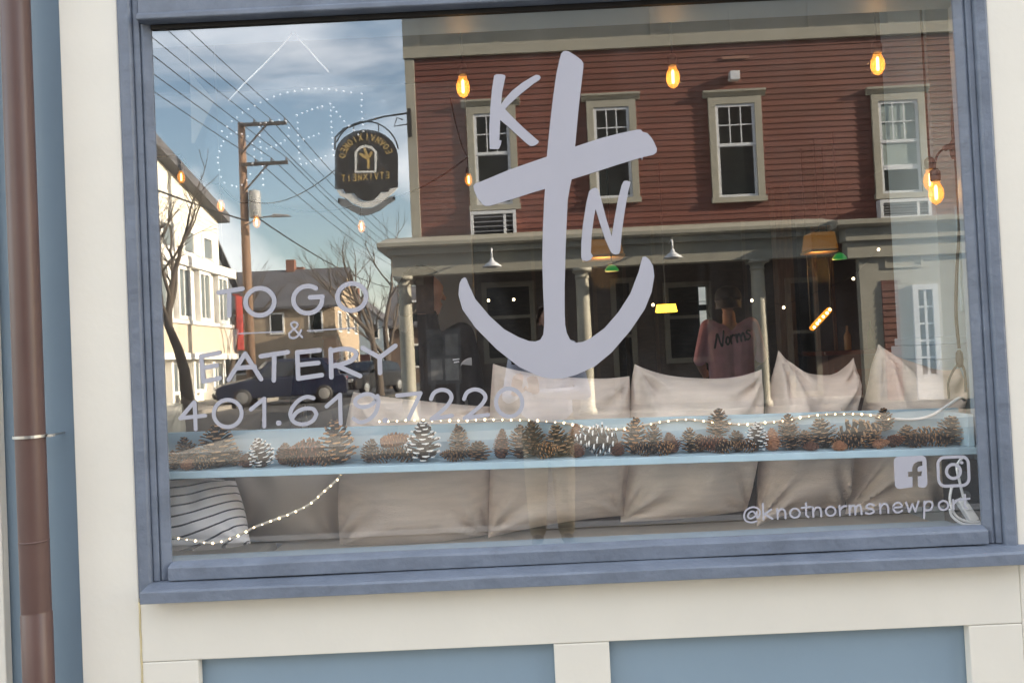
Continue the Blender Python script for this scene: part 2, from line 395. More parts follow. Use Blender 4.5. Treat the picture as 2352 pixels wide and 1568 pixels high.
out = [(1293,119),(1299,117),(1307,119),(1322,128),(1335,138),(1340,146),(1340,155),(1334,205),(1328,260),(1321,337),(1345,329),(1382,317),(1425,306),(1463,298),(1472,298),(1476,303),(1487,306),(1496,316),(1503,328),(1509,342),(1508,350),(1500,356),(1486,359),(1476,361),(1475,368),(1473,362),(1420,378),(1365,396),(1313,412),(1309,430),(1304,460),(1299.5,558),(1297,657),(1297,715),(1298,745),(1302,765),(1310,781),(1322,787),(1338,785),(1356,777),(1389,753),(1421,716),(1448,674),(1467,624),(1473,600),(1476,590),(1483,589),(1492,597),(1500,611),(1503,634),(1497,670),(1481,710),(1448,759),(1405,809),(1365,842),(1322,861),(1295,868),(1273,869.5),(1255,868),(1235,863),(1191,841.5),(1141,802),(1092,752.5),(1062,710),(1053,677),(1055,652),(1060,641),(1066,637),(1071,639),(1076,652),(1092,687),(1125,726),(1158,756),(1191,774),(1215,783),(1230,784),(1241,780),(1248,768),(1250,745),(1250,723),(1247,655),(1245.5,591),(1247,525),(1250,459),(1252,434),(1221,443),(1191,453),(1155,464),(1125,473),(1114,473),(1108,469),(1096,454),(1089,437),(1087,427),(1092,421),(1105,417),(1167,391),(1210,376),(1256,360),(1259,327),(1265,270),(1271,219),(1278,170),(1285,138),(1289,124)]
poly_piece('anchor', anc, out)
poly_piece('letter', anc, [(1135,174),(1140,171),(1152,171),(1160,173),(1161,177),(1158,190),(1153,215),(1151,240),(1160,227),(1176,209),(1200,190),(1222,177),(1231,172),(1238,173),(1242,178),(1239,184),(1225,193),(1195,217),(1170,240),(1160,251),(1180,272),(1207,298),(1230,318),(1238,325),(1235,330),(1227,335),(1219,336),(1211,331),(1190,312),(1165,289),(1149,276),(1148,300),(1147,322),(1152,323),(1150,333),(1146,342),(1135,343),(1125,342),(1124,320),(1124,290),(1126,250),(1130,205)])
poly_piece('letter', anc, [(1335,592),(1335,560),(1339,515),(1347,465),(1353,440),(1359,434),(1368,431),(1374,435),(1381,458),(1392,500),(1401,530),(1405,543),(1411,505),(1419,460),(1428,425),(1433,416),(1441,415),(1448,418),(1447,424),(1443,440),(1435,485),(1428,535),(1425,575),(1422,583),(1414,585),(1406,582),(1402,577),(1390,550),(1378,513),(1368,480),(1364,500),(1359,540),(1357,580),(1362,588),(1356,597),(1348,600),(1338,598)])
tg = empty('lettering_decal', at(660, 870, DECY[0]), 'white hand lettering TO GO & EATERY on the window glass', 'decal')
w = 10.6
decal_piece('letter', tg, [[(502,672),(557,663)], [(526.5,672),(526.5,725)]], w)
decal_piece('letter', tg, [{'p': ell(597,693,33,31,0,360,36,10), 'closed': True}], w)
decal_piece('letter', tg, [ell(707,688,33,31,48,350,30,8), [(712,683),(741,681)]], w)
decal_piece('letter', tg, [{'p': ell(808,682,33,31,0,360,36,10), 'closed': True}], w)
decal_piece('rule', tg, [[(549,766),(648,761.5)]], 2.6)
decal_piece('rule', tg, [[(706,759.5),(816,753)]], 2.6)
decal_piece('ampersand', tg, [[(694,774),(683,763),(671,750),(669,743),(676,739)], [(676,739),(683,743),(682,750),(672,758),(664,766)], [(664,766),(666,774),(675,776),(684,771),(692,758)]], 4.6)
decal_piece('letter', tg, [[(462,818),(467,876)], [(462,818),(503,810)], [(464,845),(498,839)], [(467,876),(505,868)]], w)
decal_piece('letter', tg, [[(563,812),(525,872)], [(563,812),(599.5,870)], [(544,845),(585,842)]], w)
decal_piece('letter', tg, [[(599,818),(661,808.5)], [(630,814),(629,873)]], w)
decal_piece('letter', tg, [[(682.5,809),(685,869)], [(682.5,809),(734,804)], [(684,838),(731,833)], [(685,869),(739,861)]], w)
decal_piece('letter', tg, [[(759.5,802),(761,866)], [(759.5,806),(786,801),(808,803),(818,813),(808,827),(785,836),(763,841)], [(771,838),(827,863)]], w)
decal_piece('letter', tg, [[(833,799),(872,821)], [(908,794),(872,821)], [(872,821),(873,856)]], w)
ph = empty('phone_number_decal', at(800, 975, DECY[0]), 'white hand lettered phone number 401.619.7220 on the window glass', 'decal')
w = 9.2
decal_piece('digit', ph, [[(446,923),(414,960)], [(414,960),(471,954)], [(447,925),(449.5,985)]], w)
decal_piece('digit', ph, [{'p': ell(523,949,32,31,0,360,36,12), 'closed': True}], w)
decal_piece('digit', ph, [[(576,940),(607,915)], [(607,915),(607,979)]], w)
decal_piece('dot', ph, [[(639.5,971),(640.5,970.9)]], 12)
decal_piece('digit', ph, [[(720,914),(704,911),(685,920),(671,937),(667,953),(676,969),(697,974),(718,966),(727,951)], [(727,951),(719,939),(700,938),(682,946),(671,960)]], w)
decal_piece('digit', ph, [[(750,933),(781,906)], [(781,906),(782.5,972)]], w)
decal_piece('digit', ph, [[(865,917),(855,907),(838,905),(820,914),(816,926),(828,934),(848,932),(862,921)], [(867,909),(869,925),(862,948),(846,964),(827,969),(812,961)]], w)
decal_piece('dot', ph, [[(884.5,965),(885.5,964.9)]], 12)
decal_piece('digit', ph, [[(912,908),(966,902.5)], [(966,902.5),(938,962)]], w)
decal_piece('digit', ph, [[(990,916),(997,902),(1013,895),(1030,899),(1037,913),(1028,930),(1008,949),(991,962)], [(991,962),(1038,954)]], w)
decal_piece('digit', ph, [[(1066,916),(1073,901),(1090,894),(1107,899),(1115,912),(1106,929),(1085,947),(1067,960)], [(1067,960),(1121,952)]], w)
decal_piece('digit', ph, [{'p': ell(1169.5,924,30,32,0,360,36,12), 'closed': True}], w)
so_ = empty('social_decal', at(2140, 1124, DECY[0]), 'two white social media icons, an f square and a camera outline, on the glass corner', 'decal')
def rrect(x0, y0, x1, y1, r, n=6, sh=-.045):
    o = []
    for cx, cy, a0 in ((x1-r,y0+r,0),(x0+r,y0+r,90),(x0+r,y1-r,180),(x1-r,y1-r,270)):
        for k in range(n+1):
            a = math.radians(a0+90*k/n); o.append((cx+r*math.cos(a), cy-r*math.sin(a)))
    xm = (x0+x1)/2; ym = (y0+y1)/2
    return [(x-(y-ym)*sh, y+(x-xm)*sh) for x, y in o]
sq = rrect(2054,1047,2129,1121,11)
xm, ym = 2091.5, 1084
fl = [(2096,1118),(2095.5,1094),(2086,1094.5),(2085.5,1083),(2095,1082.5),(2095,1074),(2099,1064),(2109,1059),(2118,1058.5),(2118.5,1069),(2111,1070),(2107.5,1074),(2107.5,1082),(2117.5,1081.5),(2116.5,1092.5),(2108,1093),(2108.5,1117)]
# the f is a notch open at the bottom edge
bot = [p for p in sq]
k = max(range(len(sq)), key=lambda i: sq[i][1]+.0*sq[i][0] if sq[i][0] < 2085 else -1)
idx = 2*7+7-1                                   # last point of the lower left corner arc
outl = sq[:idx+1]+fl+sq[idx+1:]
poly_piece('icon', so_, outl)
ring = rrect(2155,1049,2225,1115,16)
decal_piece('icon', so_, [{'p': ring+[ring[0]], 'closed': True, 'smooth': False}, {'p': ell(2190,1082,16,16,0,360,28), 'closed': True}, [(2208.5,1062),(2209.5,1062)]], 7)
hd = empty('handle_decal', at(1980, 1200, DECY[0]), 'small white handwritten handle @knotnormsnewport low on the glass', 'decal')
GL = {'k': [[(0,-1.55),(.08,0)], [(.75,-.95),(.05,-.42)], [(.2,-.5),(.85,0)]],
 'n': [[(0,-.95),(.05,0)], [(.04,-.55),(.3,-.9),(.6,-.85),(.72,-.5),(.74,0)]],
 'o': [{'e': (.42,-.48,.42,.45)}], 't': [[(.4,-1.4),(.4,-.2),(.6,0)], [(0,-.95),(.8,-1.0)]],
 'r': [[(0,-.95),(.05,0)], [(.04,-.5),(.3,-.88),(.62,-.9)]],
 'm': [[(0,-.95),(.03,0)], [(.03,-.5),(.22,-.88),(.45,-.85),(.52,-.4),(.52,0)], [(.52,-.5),(.72,-.88),(.95,-.85),(1.05,-.4),(1.07,0)]],
 's': [[(.75,-.82),(.4,-.98),(.08,-.78),(.25,-.55),(.6,-.42),(.72,-.18),(.4,0),(.02,-.1)]],
 'e': [[(.06,-.5),(.75,-.55),(.68,-.85),(.38,-.97),(.08,-.75),(.03,-.35),(.25,-.03),(.55,0),(.8,-.15)]],
 'w': [[(0,-.95),(.28,0)], [(.28,0),(.55,-.75)], [(.55,-.75),(.82,0)], [(.82,0),(1.1,-.98)]],
 'p': [[(.05,-.95),(.02,.7)], [(.05,-.6),(.3,-.92),(.65,-.85),(.76,-.5),(.55,-.1),(.1,-.05)]]}
def small_text(txt, starts, base, slope, sx, sy, w):
    for ch, x in zip(txt, starts):
        y0 = base+slope*(x-starts[0]); st = []
        for s in GL[ch]:
            if isinstance(s, dict):
                cx, cy, rx, ry = s['e']; st.append({'p': ell(x+cx*sx, y0+cy*sy, rx*sx, ry*sy, 0, 360, 20), 'closed': True})
            else: st.append([(x+a*sx, y0+c*sy+slope*a*sx) for a, c in s])
        decal_piece('letter', hd, st, w)
small_text('knotnormsnewport', [1752,1785,1815,1841,1867,1897,1928,1951,1988,2021,2051,2081,2122,2156,2189,2206], 1192, -.052, 26, 23, 4.6)
decal_piece('letter', hd, [[(1737,1183),(1730,1174),(1721,1177),(1718,1186),(1725,1190),(1735,1184)], [(1738,1174),(1739,1188),(1745,1180),(1743,1169),(1730,1164),(1715,1170),(1709,1183),(1713,1195),(1726,1199),(1738,1196)]], 4.0)

# ------------------------------------------------------------------ the room behind the glass
ZF = .16
RX0, RX1, RY1 = -2.4, 5.0, 8.6
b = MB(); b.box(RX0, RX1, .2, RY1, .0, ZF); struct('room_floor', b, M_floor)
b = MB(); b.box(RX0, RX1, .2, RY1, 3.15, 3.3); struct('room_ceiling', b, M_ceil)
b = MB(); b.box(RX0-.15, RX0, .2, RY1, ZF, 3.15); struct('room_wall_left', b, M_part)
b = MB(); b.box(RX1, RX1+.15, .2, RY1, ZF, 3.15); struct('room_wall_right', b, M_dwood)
YP = 2.7
xp = at(1076, 420, YP).x
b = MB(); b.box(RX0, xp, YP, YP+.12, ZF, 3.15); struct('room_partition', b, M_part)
# back wall with two window openings
w1 = [at(1600,655,RY1), at(1632,770,RY1)]; w2 = [at(1893,630,RY1), at(1922,780,RY1)]
xs = [xp-.5, w1[0].x, w1[1].x, w2[0].x, w2[1].x, RX1]
b = MB()
b.box(xs[0], xs[1], RY1, RY1+.15, ZF, 3.15); b.box(xs[2], xs[3], RY1, RY1+.15, ZF, 3.15); b.box(xs[4], xs[5], RY1, RY1+.15, ZF, 3.15)
for (p, q) in (w1, w2):
    b.box(p.x, q.x, RY1, RY1+.15, p.z, 3.15); b.box(p.x, q.x, RY1, RY1+.15, ZF, q.z)
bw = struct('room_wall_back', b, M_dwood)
for (p, q) in (w1, w2):
    f = MB(); zm = (p.z+q.z)/2+.05; t = .025
    f.box(p.x, p.x+t, RY1+.02, RY1+.07, q.z, p.z); f.box(q.x-t, q.x, RY1+.02, RY1+.07, q.z, p.z)
    f.box(p.x+t, q.x-t, RY1+.02, RY1+.07, q.z, q.z+t); f.box(p.x+t, q.x-t, RY1+.02, RY1+.07, p.z-t, p.z); f.box(p.x+t, q.x-t, RY1+.015, RY1+.075, zm-.05, zm+.03)
    f.build('window_frame', mat('dark_green_paint', (.02,.03,.025), .5), bw)
# bright yard wall outside the back windows
b = MB(); b.box(-3, 7, RY1+3.4, RY1+3.55, 0, 2.6)
tag(b.build('yard_wall', mat('white_render', (.78,.77,.74), .8, .15, 2), None), 'white rendered yard wall beyond the back windows', 'wall')
# wall boards of the back wall
b = MB()
for i in range(9):
    x = 1.3+i*.42
    if any(abs(x-(p.x+q.x)/2) < .3 for p, q in (w1, w2)): continue
    b.box(x, x+.05, RY1-.012, RY1-.001, ZF, 3.1)
b.build('batten', mat('brown_batten', (.05,.032,.02), .5, .2), bw)
# light blue pilaster inside the right end of the window
pl = empty('pilaster', (W+.3,.8,ZF), 'light blue panelled pilaster with stepped base inside the right end of the window', 'pilaster')
px0 = at(2140, 300, .64).x
b = MB(); b.box(px0, px0+.42, .64, 1.0, ZF, 3.15)
o = b.build('shaft', M_int_blue, pl); 
for v in o.data.vertices: v.co -= pl.location
zb_ = at(2180, 790, .64).z
b = MB()
for k, (e, h0, h1) in enumerate(((.012,.0,.03),(.028,-.055,-.001),(.045,-.25,-.056))): b.box(px0-e, px0+.43+e, .64-e*.9, 1.005, zb_+h0, zb_+h1)
o = b.build('base_moulding', M_int_blue, pl, bevel=.004)
for v in o.data.vertices: v.co -= pl.location
b = MB(); b.box(px0+.07, px0+.2, .632, .6395, zb_+.12, zb_+.52); o = b.build('panel', M_ledge, pl, bevel=.003)
for v in o.data.vertices: v.co -= pl.location

# window bench with two seat cushions
bench = empty('window_bench', (1.1,.45,ZF), 'long window bench with beige seat cushions under the ledge', 'bench')
def bpart(name, mb, m, bev=0, sm=False):
    o = mb.build(name, m, bench, sm, bev)
    for v in o.data.vertices: v.co -= bench.location
    return o
M_seat = mat('taupe_seat_fabric', (.42,.365,.31), .9, .06, 10, .25, 300)
ZS = ZB-.08
b = MB(); b.box(-.9, W+.08, .215, .60, ZF, ZS-.105); bpart('base', b, mat('bench_paint', (.30,.38,.45), .5))
xg = at(560, 1270, .2).x
for (x0, x1) in ((-.88, xg-.012), (xg+.012, W+.08)):
    b = MB(); b.box(x0, x1, .212, .60, ZS-.104, ZS); o = bpart('seat_cushion', b, M_seat, .022)
b = MB(); b.box(.0, W, .0075, .211, ZS-.03, ZS-.004); bpart('stool_board', b, M_seat, .004)

# ledge: shelf board and back board, slightly out of level
A0 = at(395,1084,.115); A1 = at(2236,1027,.115)
def zl(x): return A0.z+(A1.z-A0.z)*(x-A0.x)/(A1.x-A0.x)
led = empty('display_ledge', (1.2,.2,zl(1.2)-.022), 'light blue painted window ledge with low back board carrying the pine cones', 'ledge')
def lpart(name, x0, x1, y0, y1, h0, h1, m=M_ledge, bev=.002):
    b = MB(); c = []
    for hh in (h0, h1):
        for (x, y) in ((x0,y0),(x1,y0),(x1,y1),(x0,y1)): c.append(rel(led, (x, y, zl(x)+hh)))
    b.hexa(c); return b.build(name, m, led, False, bev)
XL0, XL1 = -.118, W+.098
lpart('shelf', XL0, XL1, .115, .285, -.022, 0)
hb = at(395,992,.265).z-zl(A0.x); hb1 = at(2228,937,.265).z-zl(A1.x); hb = (hb+hb1)/2
lpart('back_board', XL0, XL1, .265, .285, .0005, hb)
lpart('end_board', XL1-.05, XL1-.03, .13, .264, .0005, hb*.92)

# ------------------------------------------------------------------ pillows
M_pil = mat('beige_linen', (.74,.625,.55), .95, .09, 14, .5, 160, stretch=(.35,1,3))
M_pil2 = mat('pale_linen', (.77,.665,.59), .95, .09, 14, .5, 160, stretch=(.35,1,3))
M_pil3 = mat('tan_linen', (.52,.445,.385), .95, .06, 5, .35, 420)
def stripes():
    m = bpy.data.materials.new('striped_cotton'); m.use_nodes = True; n = m.node_tree.nodes; l = m.node_tree.links; b = n['Principled BSDF']
    b.inputs['Roughness'].default_value = .9
    a = n.new('ShaderNodeUVMap'); sx = n.new('ShaderNodeSeparateXYZ'); l.new(a.outputs[0], sx.inputs[0])
    mu = n.new('ShaderNodeMath'); mu.operation = 'MULTIPLY'; mu.inputs[1].default_value = 8.0; l.new(sx.outputs[1], mu.inputs[0])
    fr = n.new('ShaderNodeMath'); fr.operation = 'FRACT'; l.new(mu.outputs[0], fr.inputs[0])
    lt = n.new('ShaderNodeMath'); lt.operation = 'LESS_THAN'; lt.inputs[1].default_value = .17; l.new(fr.outputs[0], lt.inputs[0])
    mx = n.new('ShaderNodeMix'); mx.data_type = 'RGBA'; mx.inputs[6].default_value = (.86,.82,.84,1); mx.inputs[7].default_value = (.03,.03,.045,1)
    l.new(lt.outputs[0], mx.inputs[0]); l.new(mx.outputs[2], b.inputs['Base Color']); return m
def pillow(c, Y, lean, t, m, label, sag=(0,0,0,0), seed=0, crease=1.0, name='throw_pillow', grp=None, uvs=False):
    """c: pixel corners TL,TR,BR,BL; Y: depth of the front at the bottom; lean: how far the top stands back; sag: inward bow (px) of top,right,bottom,left edges"""
    rnd = random.Random(seed); n = 34
    P = [at(*c[0], Y+lean), at(*c[1], Y+lean), at(*c[2], Y), at(*c[3], Y)]
    k = (P[0]-P[1]).length/max(1, math.hypot(c[0][0]-c[1][0], c[0][1]-c[1][1]))
    cen = (P[0]+P[1]+P[2]+P[3])/4; base = Vector((cen.x, Y+t*.5, min(P[2].z, P[3].z)))
    nrm = (P[1]-P[0]).cross(P[3]-P[0]).normalized()
    if nrm.y > 0: nrm = -nrm
    wr = [(rnd.uniform(0,2*PI), rnd.uniform(6,16), rnd.uniform(0,2*PI)) for _ in range(5)]
    vs = []; uv = []
    def surf(u, v, sd):
        U = (u+1)/2; V = (v+1)/2                                # V 0 bottom, 1 top
        p = (P[3]*(1-U)+P[2]*U)*(1-V)+(P[0]*(1-U)+P[1]*U)*V
        bx = (sag[3]*(1-U)**2-sag[1]*U**2)*(1-v*v)*k; bz = (-sag[0]*V**2*(1-abs(u)**2.6)+sag[2]*(1-V)**2*(1-u*u))*k
        p = p+Vector((bx,0,bz))
        e = max(0, (1-abs(u)**4))*max(0, (1-abs(v)**4)); h = e**.55*(1-.16*(u*u+v*v))
        r = 0
        for a, fq, ph in wr: r += math.sin((u*math.cos(a)+v*math.sin(a))*fq*.55+ph+1.6*math.sin(2*u+a)*math.cos(2*v))
        # creases fanning out of each corner
        cz = 0
        for (cu, cv) in ((-1,-1),(1,-1),(1,1),(-1,1)):
            du, dv = u-cu, v-cv; d = math.hypot(du,dv); ang = math.atan2(dv,du)
            cz += math.exp(-(d/.62)**2)*math.sin(ang*11+seed+d*3)*min(1,d*4)
        h2 = h*(1+.055*r*crease)+.20*cz*crease*min(1,h*2.2)+.05*crease*math.sin(3.1*u+5.3*v+seed+2*math.sin(2.4*u*v+seed))*h
        pad = .004
        return p+nrm*(sd*(t*.5*h2+pad))-nrm*(t*.5)
    for sd in (1, -1):
        for i in range(n+1):
            for j in range(n+1):
                u, v = -1+2*i/n, -1+2*j/n
                u, v = math.sin(u*PI/2)*.6+u*.4, math.sin(v*PI/2)*.6+v*.4
                vs.append(surf(u, v, sd)-base); uv.append((u, v))
    fs = []; q = (n+1)*(n+1)
    for sd in (0, 1):
        for i in range(n):
            for j in range(n):
                a = sd*q+i*(n+1)+j; f = (a, a+n+1, a+n+2, a+1); fs.append(f if sd == 0 else f[::-1])
    rim = [i*(n+1) for i in range(n+1)]+[n*(n+1)+j for j in range(1,n+1)]+[i*(n+1)+n for i in range(n-1,-1,-1)]+[j for j in range(n-1,0,-1)]
    for i in range(len(rim)):
        a, b_ = rim[i], rim[(i+1)%len(rim)]; fs.append((a, b_, q+b_, q+a))
    me = bpy.data.meshes.new(name); me.from_pydata([tuple(v) for v in vs], [], fs)
    bm = bmesh.new(); bm.from_mesh(me); bmesh.ops.recalc_face_normals(bm, faces=bm.faces); bm.to_mesh(me); bm.free()
    for p in me.polygons: p.use_smooth = True
    if uvs:
        ul = me.uv_layers.new(name='UVMap')
        for lp in me.loops:
            u, v = uv[lp.vertex_index]; ul.data[lp.index].uv = (u*.5+.5, v*.5+.5-.15*u+.09*(1-u*u))
    o = link(name, me, None, m); o.location = base
    return tag(o, label, 'pillow', grp or 'pillows along the window bench')
pillow([(1130,828),(1460,858),(1448,1196),(1118,1250)], .31, .05, .30, M_pil, 'wide beige pillow behind the ledge under the anchor point', (16,-8,8,-6), 3, .9)
pillow([(1474,828),(1782,840),(1746,1184),(1440,1212)], .32, .05, .32, M_pil2, 'beige pillow behind the ledge whose top edge sags between two raised corners', (28,-14,-4,-10), 5, 1.0)
pillow([(1822,796),(2004,814),(1980,1178),(1770,1222)], .31, .05, .30, M_pil, 'beige pillow with tall pointed left ear and bottom corner hanging to the sill', (50,-10,14,-8), 8, 1.3)
pillow([(2066,780),(2262,838),(2226,1172),(1988,1190)], .32, .06, .30, M_pil2, 'beige pillow with tall pointed ear at the light blue pilaster', (22,-6,4,2), 11, 1.2)
pillow([(790,897),(1122,932),(1120,1243),(758,1272)], .32, .04, .32, M_pil, 'wide plump beige pillow beside the sagging light rope', (4,-12,-10,-16), 14, 1.0)
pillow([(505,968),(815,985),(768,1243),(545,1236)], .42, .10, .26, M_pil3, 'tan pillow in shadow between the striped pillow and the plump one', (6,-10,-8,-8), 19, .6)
pillow([(318,1072),(520,1090),(554,1238),(340,1252)], .215, .09, .20, stripes(), 'white pillow with thin black stripes at the left end of the bench', (0,-4,-8,0), 23, .35, uvs=True)
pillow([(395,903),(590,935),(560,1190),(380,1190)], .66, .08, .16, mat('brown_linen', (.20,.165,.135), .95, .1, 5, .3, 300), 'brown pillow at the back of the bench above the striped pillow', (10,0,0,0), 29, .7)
pillow([(330,918),(404,925),(420,1180),(330,1185)], .55, .05, .12, mat('cream_cotton', (.66,.61,.5), .9, .05, 5, .2, 300), 'narrow cream pillow by the left window jamb', (0,0,0,0), 31, .7)

# ------------------------------------------------------------------ pine cones
def cone_mesh(name, kind, seed):
    rnd = random.Random(seed); mb = MB(); closed = kind in ('closed',)
    nS = 62 if not closed else 96
    def env(t): return (.42+.58*math.sin(min(1,(t+.06)/.34)*PI/2)) if t < .28 else max(.09, (1-((t-.28)/.74)**2.1))
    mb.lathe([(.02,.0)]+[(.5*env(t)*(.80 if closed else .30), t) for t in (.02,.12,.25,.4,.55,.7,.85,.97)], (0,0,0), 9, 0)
    for i in range(nS):
        t = .02+.95*(i/nS)**.92; a = i*2.39996+rnd.uniform(-.18,.18); R = .5*env(t)
        inn = R*(.62 if closed else .22); ou = R*(1.0+(rnd.uniform(-.07,.07) if closed else rnd.uniform(-.13,.12)))
        up_ = .05 if closed else (.075+.07*t+rnd.uniform(-.015,.02))
        wd = (.19 if closed else .215)*(.5+.5*env(t)); th = .020 if closed else .026
        ca, sa = math.cos(a), math.sin(a)
        def P(r, w_, z): return (r*ca-w_*sa, r*sa+w_*ca, max(.0,z))
        z0 = t; z1 = t+up_
        v = [P(inn,-wd*.2,z0),P(inn,wd*.2,z0),P(ou*.90,wd*.5,z1),P(ou*.90,-wd*.5,z1),P(ou*1.04,0,z1+.010),
             P(inn,-wd*.2,z0-th*.5),P(inn,wd*.2,z0-th*.5),P(ou*.90,wd*.5,z1-th),P(ou*.90,-wd*.5,z1-th),P(ou*1.06,0,z1-th*1.2)]
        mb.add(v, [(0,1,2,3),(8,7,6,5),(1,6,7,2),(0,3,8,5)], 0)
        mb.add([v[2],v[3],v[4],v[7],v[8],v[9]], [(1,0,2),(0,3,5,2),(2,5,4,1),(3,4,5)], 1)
    return mb.mesh(name)
CM = {'dark': (mat('cone_dark', (.009,.004,.002), .8, .3, 12), mat('cone_dark_tip', (.20,.10,.045), .8, .3, 14, rnd=.35)),  # near-black bases put the shade of the gaps between scales into the colour
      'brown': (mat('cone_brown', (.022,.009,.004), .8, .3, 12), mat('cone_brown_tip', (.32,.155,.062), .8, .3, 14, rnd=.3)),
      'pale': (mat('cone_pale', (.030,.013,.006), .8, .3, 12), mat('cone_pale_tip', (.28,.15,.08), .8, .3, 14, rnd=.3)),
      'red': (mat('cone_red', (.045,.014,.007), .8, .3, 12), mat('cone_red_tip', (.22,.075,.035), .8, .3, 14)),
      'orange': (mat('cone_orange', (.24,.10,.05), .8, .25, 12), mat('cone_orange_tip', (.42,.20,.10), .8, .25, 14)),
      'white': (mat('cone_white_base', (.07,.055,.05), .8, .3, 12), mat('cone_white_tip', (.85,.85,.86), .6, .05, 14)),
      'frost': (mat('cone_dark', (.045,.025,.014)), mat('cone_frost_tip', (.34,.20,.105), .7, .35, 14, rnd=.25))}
CLAB = {'dark': 'dark brown open pine cone on the blue window ledge', 'brown': 'golden brown open pine cone on the blue window ledge', 'pale': 'pale weathered open pine cone on the blue window ledge',
        'red': 'small reddish brown closed pine cone on the blue window ledge', 'orange': 'orange brown closed pine cone on the blue window ledge', 'white': 'white painted pine cone on the blue window ledge', 'frost': 'dark pine cone with frosted pale scale tips on the blue window ledge'}
CME = {}
def cone(px, ytop, h, w, kind, Y=.19, pose='up', lift=0, tilt=0):
    me_k = (kind, len(CME) % 2) if False else (kind, random.randint(0,1))
    if me_k not in CME:
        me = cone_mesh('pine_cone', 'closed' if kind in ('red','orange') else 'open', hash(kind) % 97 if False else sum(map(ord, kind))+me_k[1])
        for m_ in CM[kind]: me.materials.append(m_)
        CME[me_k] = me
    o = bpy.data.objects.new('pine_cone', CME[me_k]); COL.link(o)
    s = (Y-CAM.y)/FPX; hm, wm = h*s*1.12, w*s*1.28
    x = at(px, ytop+h, Y).x; z = zl(x)+.001+lift*s
    rz = random.uniform(0, 6.28)
    if pose == 'up':
        o.scale = (wm, wm, hm); o.rotation_euler = (random.uniform(-.16,.16), random.uniform(-.22,.22), rz) if not lift else (0, .1, rz); o.location = (x, Y, z)
    else:                                                  # lying on its side along x
        dirn = 1 if pose == 'r' else -1
        o.scale = (hm, hm, wm); o.rotation_mode = 'QUATERNION'
        q = Vector((dirn, .25, .10)).to_track_quat('Z', 'Y')
        o.rotation_quaternion = q; o.location = (x-dirn*wm*.48, Y-.1*wm, z+hm*.42)
    where = next(t for lim, t in ((470,'by the left window jamb'),(545,'above the striped pillow'),(590,'above the striped pillow edge'),(640,'above the shadowed tan pillow'),(680,'beside the two clustered reddish cones'),(740,'above the shadowed tan pillow'),(830,'where the sagging rope leaves the ledge'),
        (860,'under the digits 19'),(900,'under the dot before 7220'),(950,'beside the big white cone'),(1030,'under the digit 7'),(1080,'under the first digit 2'),(1120,'under the second digit 2'),(1170,'under the last digit 0'),(1210,'before the pillow below the anchor'),(1260,'beneath the anchor point'),
        (1310,'beside the anchor point'),(1350,'beside the lying white cone'),(1400,'under the right anchor arm'),(1440,'between a white and a golden cone'),(1480,'before the gap between two pillows'),(1520,'before the sagging pillow'),(1565,'before the middle of the sagging pillow'),(1610,'before the printed pink shirt'),
        (1665,'before the printed pink shirt, among others'),(1710,'beside the small white cone'),(1760,'before the second pillow gap'),(1795,'beside the small white cone'),(1845,'before the pointed ear pillow'),(1880,'before the pointed ear pillow middle'),(1915,'above the handle lettering'),(1945,'low before two frosted cones'),(2010,'above the handle lettering end'),(2050,'above the f icon edge'),(2075,'above the f icon'),(2105,'above the f icon corner'),(2150,'above the gap between the icons'),(9999,'above the camera icon')) if px < lim)
    base_ = CLAB[kind].replace(' on the blue window ledge', (' on the ledge' if not lift else ' perched on other cones'))
    return tag(o, base_+', '+where, 'pine cone', 'pine cones on the ledge')
